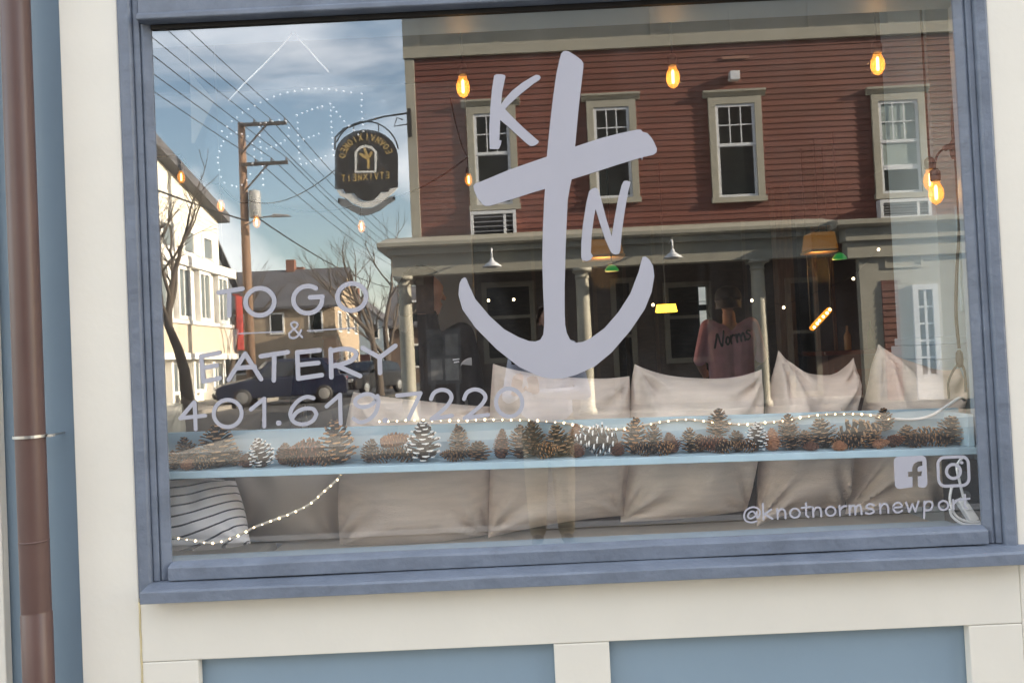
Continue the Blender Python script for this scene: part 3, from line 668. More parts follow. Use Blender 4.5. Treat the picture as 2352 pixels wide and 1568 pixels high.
for a in [(402,1040,36,30,'brown',.17),(433,1008,56,46,'dark',.24),(438,1056,24,36,'orange',.15,'r'),(504,1000,80,74,'frost',.20),(568,1046,28,30,'red',.18),(608,1026,56,48,'white',.17),
          (655,1024,44,34,'red',.22),(704,1014,56,62,'red',.18,'l'),(783,988,82,66,'brown',.20),(846,1022,46,36,'dark',.19),(881,1034,32,50,'dark',.17,'r'),(926,1034,32,52,'dark',.18,'l'),
          (912,1002,34,60,'orange',.22,'r',27),(974,988,76,62,'white',.19),(1058,998,62,40,'pale',.245),(1054,1030,30,44,'dark',.16,'r'),(1098,1022,36,46,'dark',.18),
          (1150,996,60,30,'red',.20),(1194,992,62,50,'pale',.18),(1228,980,66,46,'dark',.24),(1288,984,60,54,'frost',.20),(1322,976,36,24,'orange',.24,'up',30),(1330,1016,29,27,'red',.17),
          (1376,982,64,72,'white',.20,'l'),(1421,1012,30,29,'red',.18),(1456,972,69,50,'brown',.20),(1501,984,55,40,'dark',.19),(1545,992,43,34,'red',.19),(1585,988,47,38,'frost',.19),
          (1636,998,36,60,'red',.18,'l'),(1649,950,52,44,'pale',.235,'up',32),(1694,994,40,42,'dark',.18),(1736,978,54,42,'white',.18),(1774,986,46,31,'orange',.18),
          (1808,952,44,36,'pale',.24,'up',24),(1824,978,50,50,'dark',.18),(1863,1006,18,26,'red',.16),(1897,968,56,56,'frost',.21),(1929,1008,20,26,'orange',.14),(1976,964,58,76,'frost',.20,'r'),
          (2034,948,44,32,'dark',.235,'up',32),(2025,1008,20,34,'orange',.15,'r'),(2058,1000,25,36,'red',.18,'r'),(2086,984,38,44,'brown',.20),(2129,980,42,46,'brown',.18,'l'),(2180,970,54,54,'frost',.20),
          (468,1044,30,40,'frost',.15,'r'),(538,1040,34,36,'dark',.22),(672,1040,24,34,'dark',.155,'l'),(742,1030,30,36,'pale',.15,'l'),(1036,1036,26,34,'brown',.16,'l'),(1254,1010,34,44,'brown',.16,'r'),(1310,1004,36,40,'dark',.22),(1478,1004,32,38,'dark',.15,'l'),(1524,1006,30,36,'brown',.15,'r'),(1610,1000,32,38,'brown',.22),(1668,1004,28,40,'frost',.15,'r'),(1716,1004,28,36,'brown',.15,'l'),(1850,990,34,40,'brown',.21),(1946,992,32,44,'dark',.15,'l'),(2006,984,38,44,'brown',.17),(2108,992,30,44,'dark',.15,'r'),(2156,988,34,42,'dark',.16,'l')]:
    cone(*a)

# ------------------------------------------------------------------ LED ropes, cords, bulbs
M_ropeclear = mat('clear_pvc_rope', (.55,.48,.40), .3, .05, 10)
M_led = emit('warm_led', (1.0,.78,.50), 1.4)
M_cordw = mat('white_cord', (.75,.75,.76), .4, .04, 20)
M_cordb = mat('black_cord', (.012,.011,.011), .5, .2, 20)
ledmesh = MB(); ledmesh.lathe([(.0008,-.0042),(.0036,-.0022),(.0042,0),(.0036,.0022),(.0008,.0042)], (0,0,0), 8); LEDME = ledmesh.mesh('led'); LEDME.materials.append(M_led)
for p in LEDME.polygons: p.use_smooth = True
def along(pts, step):
    out = []; acc = 0
    for a, b_ in zip(pts, pts[1:]):
        d = (b_-a).length
        while acc < d: out.append(a+(b_-a)*(acc/d)); acc += step
        acc -= d
    return out
def path3(ps, n=8):
    """ps: (px,py,Y) -> smooth world polyline"""
    w3 = [at(*p) for p in ps]; q = [w3[0]]+w3+[w3[-1]]; o = []
    for i in range(1, len(q)-2):
        a, b_, c, d = q[i-1], q[i], q[i+1], q[i+2]
        for k in range(n):
            t = k/n; o.append(.5*((2*b_)+(-a+c)*t+(2*a-5*b_+4*c-d)*t*t+(-a+3*b_-3*c+d)*t**3))
    o.append(w3[-1]); return o
def rope(ps, label, r=.0042, step=.029, name='light_rope'):
    P = path3(ps); e = empty(name, P[0], label, 'light rope')
    b = MB(); b.tube([rel(e, p) for p in P], r, 8); b.build('tube', M_ropeclear, e, True)
    for p in along(P, step):
        o = link('led', LEDME, e); o.location = rel(e, p)+Vector((0,-r*random.uniform(.5,.8),random.uniform(-.001,.001))); o.scale = (random.uniform(.6,1.1),)*3
    return e
rope([(392,1233,.19),(440,1240,.18),(490,1246,.175),(540,1232,.17),(590,1208,.165),(660,1182,.16),(710,1158,.155),(748,1125,.15),(777,1098,.15),(800,1070,.30)], 'warm light rope sagging below the ledge across the striped pillow')
rp = rope([(872,968,.258),(960,965,.256),(1060,966,.256),(1140,963,.256),(1220,965,.256),(1300,972,.258),(1370,984,.258),(1440,984,.258),(1510,970,.258),(1570,963,.258),(1630,968,.258),(1700,974,.258),(1780,968,.258),(1850,956,.258),(1920,950,.258),(1990,952,.258),(2050,961,.258)], 'warm light rope draped along the ledge back board above the pine cones')
P = path3([(2050,961,.257),(2095,963,.25),(2135,955,.24),(2170,935,.235),(2202,914,.235),(2215,918,.29)])
b = MB(); b.tube([rel(rp, p) for p in P], .0048, 8); b.build('lead', M_cordw, rp, True)
# plug adaptor and white leads in the lower right corner, in front of a black box
bx = empty('power_box', (at(2215,1130,.16).x,.16,ZS), 'black power strip box standing in the lower right corner of the window', 'power strip')
b = MB(); p0 = at(2186,1060,.145); p1 = at(2262,1212,.145); b.box(p0.x-bx.location.x, p1.x-bx.location.x, .0, .05, 0, p0.z-ZS); b.build('body', mat('black_plastic', (.014,.014,.015), .35, .2), bx, False, .004)
for k in range(3):
    b = MB(); zc = (p0.z-ZS)*(.3+.25*k); b.lathe([(.014,-.0005),(.016,.002)], ((p0.x+p1.x)/2-bx.location.x, -.002, zc), 16, 0, 'y'); b.build('socket', mat('grey_plastic', (.10,.10,.105), .4), bx)
ad = empty('plug_adaptor', (at(2235,1190,.10).x,.10,ZS), 'white plug adaptor with looped leads in the lower right window corner', 'plug')
b = MB(); q = [at(2196,1150,.10), at(2214,1142,.10), at(2246,1190,.10), at(2228,1200,.10)]
c = [rel(ad, v+Vector((0,-.012,0))) for v in q]+[rel(ad, v+Vector((0,.016,0))) for v in q]; b.hexa(c); b.build('body', M_cordw, ad, False, .004)
for ps in ([(2214,1146,.10),(2204,1105,.10),(2198,1070,.105),(2212,1048,.12)], [(2186,1118,.095),(2182,1150,.092),(2196,1184,.092),(2226,1198,.09),(2250,1197,.09)], [(2182,1168,.085),(2188,1186,.085),(2214,1203,.082),(2254,1205,.082)]):
    b = MB(); b.tube([rel(ad, p) for p in path3(ps)], .0042, 8); b.build('lead', M_cordw, ad, True)

M_bulb = emit('amber_bulb_glass', (1.0,.45,.10), .10, (.6,.35,.12), .62)
M_fil = emit('bulb_filament', (1.0,.62,.25), 4.0)
def bulb_parts(e, p, s=1.0, light=0, deg=0):
    """Edison bulb hanging from p (top of the socket)"""
    q = rel(e, p)
    b = MB(); b.lathe([(.009*s,0),(.015*s,-.006*s),(.0165*s,-.012*s),(.0165*s,-.038*s),(.014*s,-.041*s)], q, 14); so2 = b.build('socket', M_cordb, e, True)
    b = MB(); b.lathe([(.0125*s,-.041*s),(.014*s,-.05*s),(.021*s,-.066*s),(.0235*s,-.082*s),(.021*s,-.098*s),(.013*s,-.112*s),(.003*s,-.118*s)], q, 16); bo = b.build('bulb', M_bulb, e, True)
    b = MB(); b.lathe([(.0015*s,-.054*s),(.0048*s,-.060*s),(.0052*s,-.098*s),(.0015*s,-.103*s)], q, 8); b.build('filament', M_fil, bo, True)
    if light:
        ld = bpy.data.lights.new('bulb_light', 'POINT'); ld.energy = light; ld.color = (1,.62,.28); ld.shadow_soft_size = .03
        lo = bpy.data.objects.new('bulb_light', ld); COL.link(lo); lo.parent = e; lo.location = q+Vector((0,0,-.08*s))
def string_light(name, label, drops, Y, top_px, r=.004, s=1.0, light=0, ends=None, follow=False):
    pts = [at(x, y-45*s, Y) for x, y in drops]
    e = empty(name, pts[0], label, 'string lights')
    cz = at(drops[0][0], top_px, Y).z; czs = [p.z+.05 if follow else cz for p in pts]; czs = [czs[0]+.1 if follow else cz]+czs+[czs[-1]+.3 if follow else cz]
    line = []
    xa, xb = (ends if ends else (pts[0].x-.4, pts[-1].x+.3))
    xs_ = [xa]+[p.x for p in pts]+[xb]
    for i in range(len(xs_)-1):
        for k in range(8):
            t = k/8; x = xs_[i]+(xs_[i+1]-xs_[i])*t; line.append(Vector((x, Y, czs[i]+(czs[i+1]-czs[i])*t-.10*4*t*(1-t)*.5)))
    line.append(Vector((xb, Y, czs[-1])))
    b = MB(); b.tube([rel(e, p) for p in line], r, 6); b.build('cord', M_cordb, e, True)
    for p in pts:
        b = MB(); b.tube([rel(e, p+Vector((0,0,-.002))), rel(e, Vector((p.x,Y,p.z+.05 if follow else cz)))], r*.8, 6); b.build('drop', M_cordb, e, True)
        bulb_parts(e, p, s, light)
    return e
string_light('string_light', 'string of amber filament bulbs hanging across the top of the window', [(1061,192),(1543,170),(2013,140)], .36, -95, s=1.0, light=.16, ends=(.2, W+.09))
# second string deeper on the left
e = string_light('string_light', 'string of small glowing bulbs in front of the grey partition', [(415,414),(506,480),(588,517),(829,527),(1075,420)], 1.55, -60, s=.8, light=.0, ends=(-1.9,xp-.01), follow=True)
# vertical string on the right jamb
P = path3([(2196,40,.30),(2198,180,.30),(2189,240,.29),(2188,300,.28),(2193,345,.275),(2199,430,.27),(2203,520,.27),(2198,620,.27),(2196,720,.26),(2203,800,.255)])
vs_ = empty('string_light', P[0], 'black string light cord down the right jamb with one bulb on a bent arm', 'string lights')
b = MB(); b.tube([rel(vs_, p) for p in P], .0052, 8); b.build('cord', M_cordb, vs_, True)
b = MB(); jn = at(2190,342,.274); b.lathe([(.006,-.034),(.011,-.022),(.013,0),(.011,.02),(.006,.03)], rel(vs_, jn), 12)
P2 = path3([(2190,335,.272),(2172,340,.265),(2156,352,.262),(2149,370,.26),(2147,388,.26)])
b.tube([rel(vs_, p) for p in P2], [.010]*10+[.004]*(len(P2)-10), 8); b.build('junction', M_cordb, vs_, True)
bulb_parts(vs_, at(2147,388,.26), 1.0, .10)
b = MB(); b.lathe([(.004,.03),(.010,.02),(.012,0),(.010,-.022),(.005,-.028)], rel(vs_, at(2204,824,.255)), 12)
b.tube([rel(vs_, p) for p in path3([(2206,830,.255),(2190,850,.255),(2178,880,.255),(2180,915,.262)])], .0038, 8); b.tube([rel(vs_, p) for p in path3([(2206,830,.255),(2216,855,.258),(2218,900,.262)])], .0038, 8)
b.build('plug', M_cordb, vs_, True)
e = empty('pendant_bulb', at(2134,360,.55), 'yellow pendant bulb behind the right jamb string light', 'lamp')
b = MB(); b.tube([(0,0,0),(0,0,.9)], .004, 6); b.build('cord', M_cordb, e); bulb_parts(e, at(2134,362,.55), 1.05)

# unlit LED OPEN sign behind the top left of the glass
def c2(x, y): return ((560+x*.5357)/1.7415, (60+y*.5357)/1.7415)
YO = .10
opn = empty('open_sign', at(690, 470, YO), 'clear oval acrylic OPEN sign with unlit dots hanging from two white cords', 'sign')
M_dot = mat('unlit_led', (.75,.77,.8), .4, .02, 10)
dm = MB(); dm.lathe([(.0006,-.004),(.0028,-.002),(.0034,.0),(.0028,.003)], (0,0,0), 8, 0, 'y'); DME = dm.mesh('led_dot'); DME.materials.append(M_dot)
chains = [[(685,1275),(630,1255),(605,1210),(590,1160),(580,1105),(580,1065),(592,1020),(606,980),(622,945),(650,912),(680,890),(720,880),(760,890),(805,908),(838,960),(850,1005),(850,1060),(840,1110),(822,1190),(800,1235),(760,1270),(720,1282)],
 [(610,870),(650,835),(685,795),(725,765),(765,732),(808,705),(855,680),(900,655),(950,632),(1000,610),(1048,595),(1100,580),(1155,570),(1210,560),(1260,553),(1310,551),(1360,552),(1412,556),(1465,563),(1520,571),(1575,580)],
 [(1655,590),(1655,635),(1653,680),(1655,725),(1660,775),(1664,820),(1668,870)],
 [(1420,665),(1445,692),(1467,725),(1495,760),(1525,795),(1560,830),(1595,862),(1630,895)],
 [(1425,715),(1425,755),(1428,800),(1430,840),(1432,880),(1435,920),(1438,965),(1440,1010),(1445,1050)],
 [(1170,750),(1175,805),(1178,850),(1180,900),(1180,940),(1185,985),(1187,1030),(1190,1075),(1200,1115)],
 [(1210,735),(1248,720),(1285,705),(1325,693),(1360,685)], [(1220,930),(1260,915),(1297,905),(1335,888)], [(1240,1110),(1275,1095),(1310,1085),(1350,1070),(1385,1055)],
 [(890,840),(893,900),(896,950),(900,990),(905,1030),(908,1075),(915,1130),(915,1180),(918,1225),(920,1270)],
 [(900,810),(940,805),(990,795),(1040,785),(1090,795),(1110,845),(1108,905),(1080,938),(1050,960),(1015,975),(980,988),(945,1000)]]
for ch in chains:
    for q in ch:
        o = link('led_dot', DME, opn); o.location = rel(opn, at(*c2(*q), YO-.006))
rim = [c2(*p) for p in ell(1190, 930, 720, 480, 0, 360, 64, 12)]
bm = bmesh.new(); fr_ = [bm.verts.new(rel(opn, at(*p, YO-.003))) for p in rim[:-1]]; bk = [bm.verts.new(rel(opn, at(*p, YO+.001))) for p in rim[:-1]]
nn = len(fr_); f0 = bm.faces.new(fr_); f1 = bm.faces.new(bk[::-1])
for i in range(nn): bm.faces.new((fr_[i], bk[i], bk[(i+1)%nn], fr_[(i+1)%nn])).material_index = 1
bmesh.ops.recalc_face_normals(bm, faces=bm.faces); me = bpy.data.meshes.new('panel'); bm.to_mesh(me); bm.free()
link('panel', me, opn, [glassmat('clear_acrylic', .985, .012), mat('acrylic_edge', (.42,.50,.58), .2)])
for ps in ([(525,232),(560,193),(600,155),(636,118),(660,92),(671,76)], [(755,166),(728,136),(704,108),(688,92),(677,76)]):
    b = MB(); b.tube([rel(opn, at(x, y, YO)) for x, y in ps], .0022, 6); b.build('cord', M_cordw, opn, True)
# white paper pennants
for (ps, Y, lab) in (([(436,166),(492,232),(446,330),(440,328)], .5, 'large white paper pennant hanging near the top left of the window'), ([(518,757),(549,755),(538,812),(532,812)], .9, 'small white paper pennant hanging beside the TO GO lettering')):
    e = empty('pennant', at(*ps[0], Y), lab, 'pennant'); b = MB(); n_ = len(ps)
    b.add([rel(e, at(*p, Y)) for p in ps]+[rel(e, at(*p, Y+.004)) for p in ps], [tuple(range(n_)), tuple(range(2*n_-1,n_-1,-1))]+[(i,(i+1)%n_,n_+(i+1)%n_,n_+i) for i in range(n_)])
    b.build('sheet', mat('white_paper', (.8,.8,.78), .8, .03), e)
    b = MB(); p = at(*ps[0], Y); b.tube([rel(e, p), rel(e, Vector((p.x, Y+.002, 3.15)))], .0012, 5); b.build('thread', M_cordw, e)

# ------------------------------------------------------------------ lamps and furniture deeper in the room
M_amber = emit('amber_lamp_glass', (1.0,.62,.06), .9, (.8,.5,.1))
M_amber2 = emit('amber_ceiling_glass', (1.0,.42,.05), .028, (.05,.025,.01))
M_orange = emit('orange_tube_glass', (1.0,.36,.03), .28, (.5,.2,.05))
M_green = emit('green_lamp_glass', (.03,.75,.18), .05, (.03,.2,.06))
M_warm = emit('warm_bulb', (1.0,.85,.6), 1.5)
def ceiling_rod(e, p, zt=3.15, r=.006): 
    b = MB(); b.tube([rel(e, p), rel(e, Vector((p.x, p.y, zt)))], r, 6); b.build('rod', M_cordb, e)
YL = 5.2; c = at(1530,706,YL)
e = empty('pendant_lamp', c, 'yellow glass bar pendant lamp with scalloped rim glowing in the dark room', 'lamp')
b = MB(); L_, n_ = .19, 14
for i in range(n_):
    a0, a1 = -L_/2+L_*i/n_, -L_/2+L_*(i+1)/n_; d = .006*(i % 2)
    b.hexa([(a0,-.06,-.04-d),(a1,-.06,-.04-d),(a1,.06,-.04-d),(a0,.06,-.04-d),(a0*.9,-.03,.03),(a1*.9,-.03,.03),(a1*.9,.03,.03),(a0*.9,.03,.03)])
b.build('shade', M_amber, e); ceiling_rod(e, c+Vector((0,0,.03)))
for (px_, py_, ww, hh, lab) in ((1385,572,84,36,'square amber ceiling lamp behind the letter N'), (1882,556,62,40,'square amber ceiling lamp above the orange tube lamp')):
    Yc = 4.6; c = at(px_, py_, Yc); s = (Yc-CAM.y)/FPX
    e = empty('ceiling_lamp', c, lab, 'lamp'); hx, hz = ww*s/2, hh*s/2
    b = MB(); b.hexa([(-hx,-hx,-hz),(hx,-hx,-hz),(hx,hx,-hz),(-hx,hx,-hz),(-hx*.85,-hx*.85,hz),(hx*.85,-hx*.85,hz),(hx*.85,hx*.85,hz),(-hx*.85,hx*.85,hz)]); b.build('shade', M_amber2, e, False, .01)
    b = MB(); b.box(-hx-.008, hx+.008, -hx-.008, hx+.008, -hz-.02, -hz-.001); b.build('rim', mat('brass', (.5,.3,.1), .35, .1, 10, metal=1), e)
    ceiling_rod(e, c+Vector((0,0,hz)))
    ld = bpy.data.lights.new('lamp_light', 'POINT'); ld.energy = 1.6; ld.color = (1,.55,.2); ld.shadow_soft_size = .12
    lo = bpy.data.objects.new('lamp_light', ld); COL.link(lo); lo.parent = e; lo.location = (0,0,-hz-.16)
for (px_, py_, lab) in ((1405,617,'green glass lamp below the amber lamp by the letter N'), (1928,590,'green glass lamp near the portico reflection')):
    c = at(px_, py_, 4.4); e = empty('green_lamp', c, lab, 'lamp')
    b = MB(); b.lathe([(.014,.034),(.034,.024),(.058,-.007),(.060,-.02),(.014,-.022)], (0,0,0), 18); b.build('shade', M_green, e, True); ceiling_rod(e, c+Vector((0,0,.05)))
# slanting orange tube lamp with a black cord
a = at(1862,757,4.9); c = at(1908,708,4.9)
e = empty('tube_lamp', a, 'slanting orange tube lamp glowing above the bar', 'lamp'); d = c-a
b = MB(); b.tube([rel(e, a+d*t) for t in (0,.04,.2,.4,.6,.8,.96,1)], [.010,.024,.027,.028,.028,.027,.024,.010], 12); b.build('tube', M_orange, e, True)
for k in range(6):
    b = MB(); q_ = rel(e, a+d*(.1+.16*k))+Vector((random.uniform(-.008,.008),-.024,random.uniform(-.008,.008))); b.lathe([(.002,-.013),(.010,-.008),(.013,0),(.010,.008),(.002,.013)], q_, 8); b.build('bulb', M_warm, e, True)
for p in (a, c):
    b = MB(); b.tube([rel(e, p), rel(e, Vector((p.x,p.y,3.15)))], .004, 6); b.build('cord', M_cordb, e)
# little round bulbs on a cord far back
pts = [(1122,690),(1180,688),(1278,655),(1500,700),(1655,696),(1727,690),(1800,706),(1960,640),(2018,573)]
W3 = [at(x, y, 5.8) for x, y in pts]; e = empty('string_light', W3[0], 'string of tiny round bulbs across the dark back of the room', 'string lights')
bm_ = MB(); bm_.lathe([(.002,-.016),(.011,-.011),(.015,0),(.011,.011),(.002,.016)], (0,0,0), 10); bme = bm_.mesh('bulb'); bme.materials.append(M_warm)
for p in W3: o = link('bulb', bme, e); o.location = rel(e, p)
line = []
for p, q in zip(W3, W3[1:]): line += [p+(q-p)*t+Vector((0,0,.022+.0*t)) for t in (0,.25,.5,.75)]
b = MB(); b.tube([rel(e, p) for p in line+[W3[-1]+Vector((0,0,.022))]], .003, 5); b.build('cord', M_cordb, e)
# bar counter, stools, tables, timber post, hanging rods
xb0_ = at(1950,800,5.6).x
bar = empty('bar_counter', (xb0_+.9,6.2,ZF), 'dark wooden bar counter at the right of the room', 'counter')
b = MB(); b.box(-1.0,1.0,-.3,.3,0,1.05); b.build('body', mat('bar_wood', (.045,.02,.014), .4, .3, 6, .1, 20, stretch=(6,6,1)), bar)
b = MB(); b.box(-1.06,1.06,-.38,.36,1.052,1.10); b.build('top', mat('bar_top_wood', (.10,.03,.02), .25, .3, 6), bar, False, .006)
for k in range(4):
    o = bpy.data.objects.new('panel', None)
    bpn = MB(); bpn.box(-.94+k*.48,-.94+k*.48+.4,-.318,-.3005,.15,.9); COL_ = bpn.build('panel', MATS['bar_top_wood'], bar, False, .004); bpy.data.objects.remove(o)
for k, (dx, hgt, col) in enumerate(((-.7,.26,(.35,.22,.12)),(-.45,.30,(.05,.10,.05)),(-.1,.24,(.45,.25,.18)),(.2,.28,(.3,.3,.32)))):
    o = MB(); r = .038; o.lathe([(r*.9,0),(r,.01),(r,hgt*.6),(r*.38,hgt*.75),(r*.34,hgt*.97),(r*.2,hgt)], (0,0,0), 14)
    ob = o.build('bottle', mat('bottle_glass_%d' % k, col, .15, .1), None, True); ob.location = bar.location+Vector((dx,-.1,1.101))
    tag(ob, ('tan bottle', 'dark green bottle', 'rosy glass bottle', 'grey bottle')[k]+' standing on the dark bar counter', 'bottle')
xt = at(1800,640,6.6).x
b = MB(); b.box(-.09,.09,-.09,.09,0,3.15-ZF); pst = b.build('timber_post', mat('timber', (.10,.055,.03), .7, .35, 6, .3, 20, stretch=(6,6,1)), None, False, .008); pst.location = (xt,6.6,ZF)
tag(pst, 'rough brown timber post standing in the dark room', 'post')
fr = empty('door_frame', at(1900,780,7.4), 'slim timber door frame in front of the bright back window', 'door frame')
b = MB()
for px_ in (1880, 1921):
    p = at(px_, 790, 7.4); b.box(p.x-.018-fr.location.x, p.x+.018-fr.location.x, -.03, .03, ZF-fr.location.z, 2.75-fr.location.z)
b.box(at(1880,790,7.4).x-.018-fr.location.x, at(1921,790,7.4).x+.018-fr.location.x, -.03, .03, 2.751-fr.location.z, 2.79-fr.location.z)
b.build('jamb', mat('orange_timber', (.22,.10,.05), .5, .2), fr)
def table(px_, py_, Y, lab):
    p = at(px_, py_, Y); e = empty('pub_table', (p.x,Y,ZF), lab, 'table')
    b = MB(); b.lathe([(.30,.72),(.32,.73),(.32,.755),(.30,.76)], (0,0,0), 24); b.build('top', MATS['bar_top_wood'], e)
    b = MB(); b.lathe([(.22,0),(.2,.02),(.04,.06),(.035,.72)], (0,0,0), 14); b.build('pedestal', M_cordb, e, True)
table(1560,800,6.0,'round pub table under the yellow bar lamp'); table(1250,780,6.8,'round pub table at the far back of the room')

# ------------------------------------------------------------------ people
def capsule(mb, a, b_, ra, rb, n=12):
    a, b_ = Vector(a), Vector(b_); d = b_-a; l = d.length or 1e-6; d = d/l
    pts = []; rs = []
    for k in range(5):
        t = -PI/2+PI/2*k/4; pts.append(a+d*(ra*math.sin(t))); rs.append(max(.001, ra*math.cos(t)))
    for k in range(1, 5):
        t = PI/2*k/4; pts.append(b_+d*(rb*math.sin(t))); rs.append(max(.001, rb*math.cos(t)))
    # straight section
    pts.insert(5, b_); rs.insert(5, rb)
    mb.tube(pts, rs, n)
M_skin = mat('skin', (.50,.27,.20), .55, .08, 20)
def person(label, loc, rz, arms, cols, hair, head_turn=0, legw=1.0, lean=0, height=1.75, bulk=1.0, vox=.0085, hold=None, hoff=0.0):
    """faces -y when rz=0; arms: [(elbow, wrist, hand_dir, palm_side) right(-x), left(+x)]; cols: dict top,legs,shoes,skin"""
    e = empty('person', loc, label, 'person', None, rz); k = height/1.75
    bones = []                                   # (a, b, ra, rb, tag)
    V = lambda *a: Vector(a)
    def B(a, b_, ra, rb, t): bones.append((Vector(a), Vector(b_), ra, rb, t))
    q = bulk
    for s in (-1, 1):
        B((s*.085,0,.93),(s*.10,-.01,.50),.085*q*(1+.25*(legw-1)),.058*legw,'legs'); B((s*.10,-.01,.50),(s*.105,.025,.11),.058*legw,.042*legw,'legs')
        B((s*.105,.045,.045),(s*.125,-.16,.038),.044,.036,'shoes')
        B((s*.07,.0,.95),(s*.085,0,1.12),.105*q,.095*q,'top' if q >= 1 else 'legs'); B((s*.085,0,1.12),(s*.10,-.005,1.32),.098*q,.108*q,'top')
        B((s*.06,0,1.34),(s*.185,0,1.425),.085,.06*q,'top')
    B((hoff*.3,.01,1.42),(hoff*.85,-.005,1.53),.06,.055,'skin')
    if cols.get('collar'): B((0,.02,1.44),(0,.012,1.515),.085,.074,'top')
    hz = 1.635; ct, st_ = math.cos(head_turn), math.sin(head_turn)
    def Hd(x, y, z): return Vector((x*ct-y*st_+hoff, x*st_+y*ct, z))
    B(Hd(0,.018,hz+.022),Hd(0,-.022,hz+.018),.090,.086,'skin'); B(Hd(0,-.035,hz-.02),Hd(0,-.055,hz-.072),.066,.040,'skin')
    B(Hd(0,-.098,hz+.012),Hd(0,-.118,hz-.018),.009,.014,'skin'); B(Hd(-.022,-.092,hz-.052),Hd(.022,-.092,hz-.052),.010,.010,'skin')
    for s in (-1, 1): B(Hd(s*.088,.008,hz+.015),Hd(s*.092,.006,hz-.025),.014,.010,'skin'); B(Hd(s*.05,-.088,hz+.035),Hd(s*.02,-.095,hz+.033),.010,.010,'skin')
    for s, (el, wr, hd_, side) in zip((-1, 1), arms):
        sh = V(s*.195,0,1.415); el, wr = V(*el), V(*wr); hd_ = V(*hd_).normalized(); side = V(*side).normalized(); nrm = hd_.cross(side)
        B(sh, el, .056*q, .046*q, 'top'); B(el, wr, .044*q, .031, 'sleeve'); B(wr, wr+hd_*.03, .029, .027, 'skin')
        pc = wr+hd_*.055
        B(pc-side*.022, pc+hd_*.03-side*.026, .015, .014, 'skin'); B(pc+side*.0, pc+hd_*.034, .016, .014, 'skin'); B(pc+side*.022, pc+hd_*.03+side*.026, .015, .013, 'skin')
        curl = nrm*(1 if hold is None else hold)
        for j, (o_, ln) in enumerate(((-.030,.062),(-.010,.072),(.011,.068),(.031,.052))):
            r_ = wr+hd_*.092+side*o_; m1 = r_+hd_*ln*.45+curl*ln*.15; m2 = m1+hd_*ln*.30+curl*ln*.32; m3 = m2+hd_*ln*.12+curl*ln*.30
            B(r_-hd_*.01, m1, .0098, .0090, 'skin'); B(m1, m2, .0090, .0084, 'skin'); B(m2, m3, .0084, .0074, 'skin')
        tb = wr+hd_*.03-side*.026; t1 = tb+(hd_*.6-side*.8).normalized()*.038+curl*.010; t2 = t1+(hd_*.9-side*.3).normalized()*.030+curl*.012
        B(tb, t1, .0125, .0112, 'skin'); B(t1, t2, .0108, .0088, 'skin')
    mb = MB()
    for a, b_, ra, rb, t in bones: capsule(mb, a, b_, ra, rb)
    me = mb.mesh('body_raw'); tmp = bpy.data.objects.new('tmp', me); COL.link(tmp)
    rm = tmp.modifiers.new('r', 'REMESH'); rm.mode = 'VOXEL'; rm.voxel_size = vox
    sm = tmp.modifiers.new('s', 'SMOOTH'); sm.iterations = 3; sm.factor = .5
    dg = bpy.context.evaluated_depsgraph_get(); dg.update(); me2 = bpy.data.meshes.new_from_object(tmp.evaluated_get(dg)); me2.name = 'body'
    bpy.data.objects.remove(tmp)
    slots = ['skin','top','legs','shoes']; me2.materials.clear()
    for s in slots: me2.materials.append(cols[s])
    segs = [(a, b_-a, max((b_-a).length_squared, 1e-9), ra, rb, t) for a, b_, ra, rb, t in bones]
    # colour regions: nearest bone at face centre (fingers skipped by height/quick tests)
    for p in me2.polygons:
        c_ = p.center; best = 9; bt = 'skin'
        for a, d, l2, ra, rb, t in segs:
            u_ = (c_-a).dot(d)/l2; u_ = 0 if u_ < 0 else (1 if u_ > 1 else u_)
            dd = (c_-a-d*u_).length-(ra+(rb-ra)*u_)
            if dd < best: best = dd; bt = t if t != 'sleeve' else ('top' if (cols.get('long', True)) else 'skin')
        p.material_index = slots.index(bt); p.use_smooth = True
    body = link('body', me2, e); body.scale = (k,k,k)
    # hair shell, eyes
    if hair:
        hm, ln, fr_ = hair
        hb_ = MB(); rnd = random.Random(int(loc[0]*100)); n1, n2 = 22, 30; vs = []; fs = []
        for i in range(n1):
            th = PI*i/(n1-1)*ln
            for j in range(n2):
                ph = 2*PI*j/n2; front = -math.cos(ph)            # ph 0 = back (+y)
                lim = th if front < .2 else min(th, PI*fr_*(1-.18*max(0,front-.2)))
                r_ = .113+.004*math.sin(ph*7+i)+.004*math.sin(ph*13+i*2)+rnd.uniform(-.0015,.0015)
                drop = max(0, lim-PI*.5)
                vs.append(Hd(r_*math.sin(min(lim,PI*.55))*math.sin(ph)*.98, -.002+r_*math.sin(min(lim,PI*.55))*math.cos(ph)*1.06, hz+.022+r_*math.cos(min(lim,PI*.5))*1.06-drop*.11))
        for i in range(n1-1):
            for j in range(n2): fs.append((i*n2+j, i*n2+(j+1)%n2, (i+1)*n2+(j+1)%n2, (i+1)*n2+j))
        hb_.add(vs, fs); ho = hb_.build('hair', hm, e, True); ho.scale = (k,k,k)
    for s in (-1, 1):
        eb = MB(); eb.lathe([(.001,-.010),(.008,-.006),(.0105,0),(.008,.006),(.001,.010)], Hd(s*.033,-.090,hz+.016), 10); eo = eb.build('eye', mat('eye', (.06,.045,.04), .2, .2, 200), e, True); eo.scale = (k,k,k)
    return e, body
def cloth(n, c): return mat(n, c, .9, .1, 9, .3, 40)
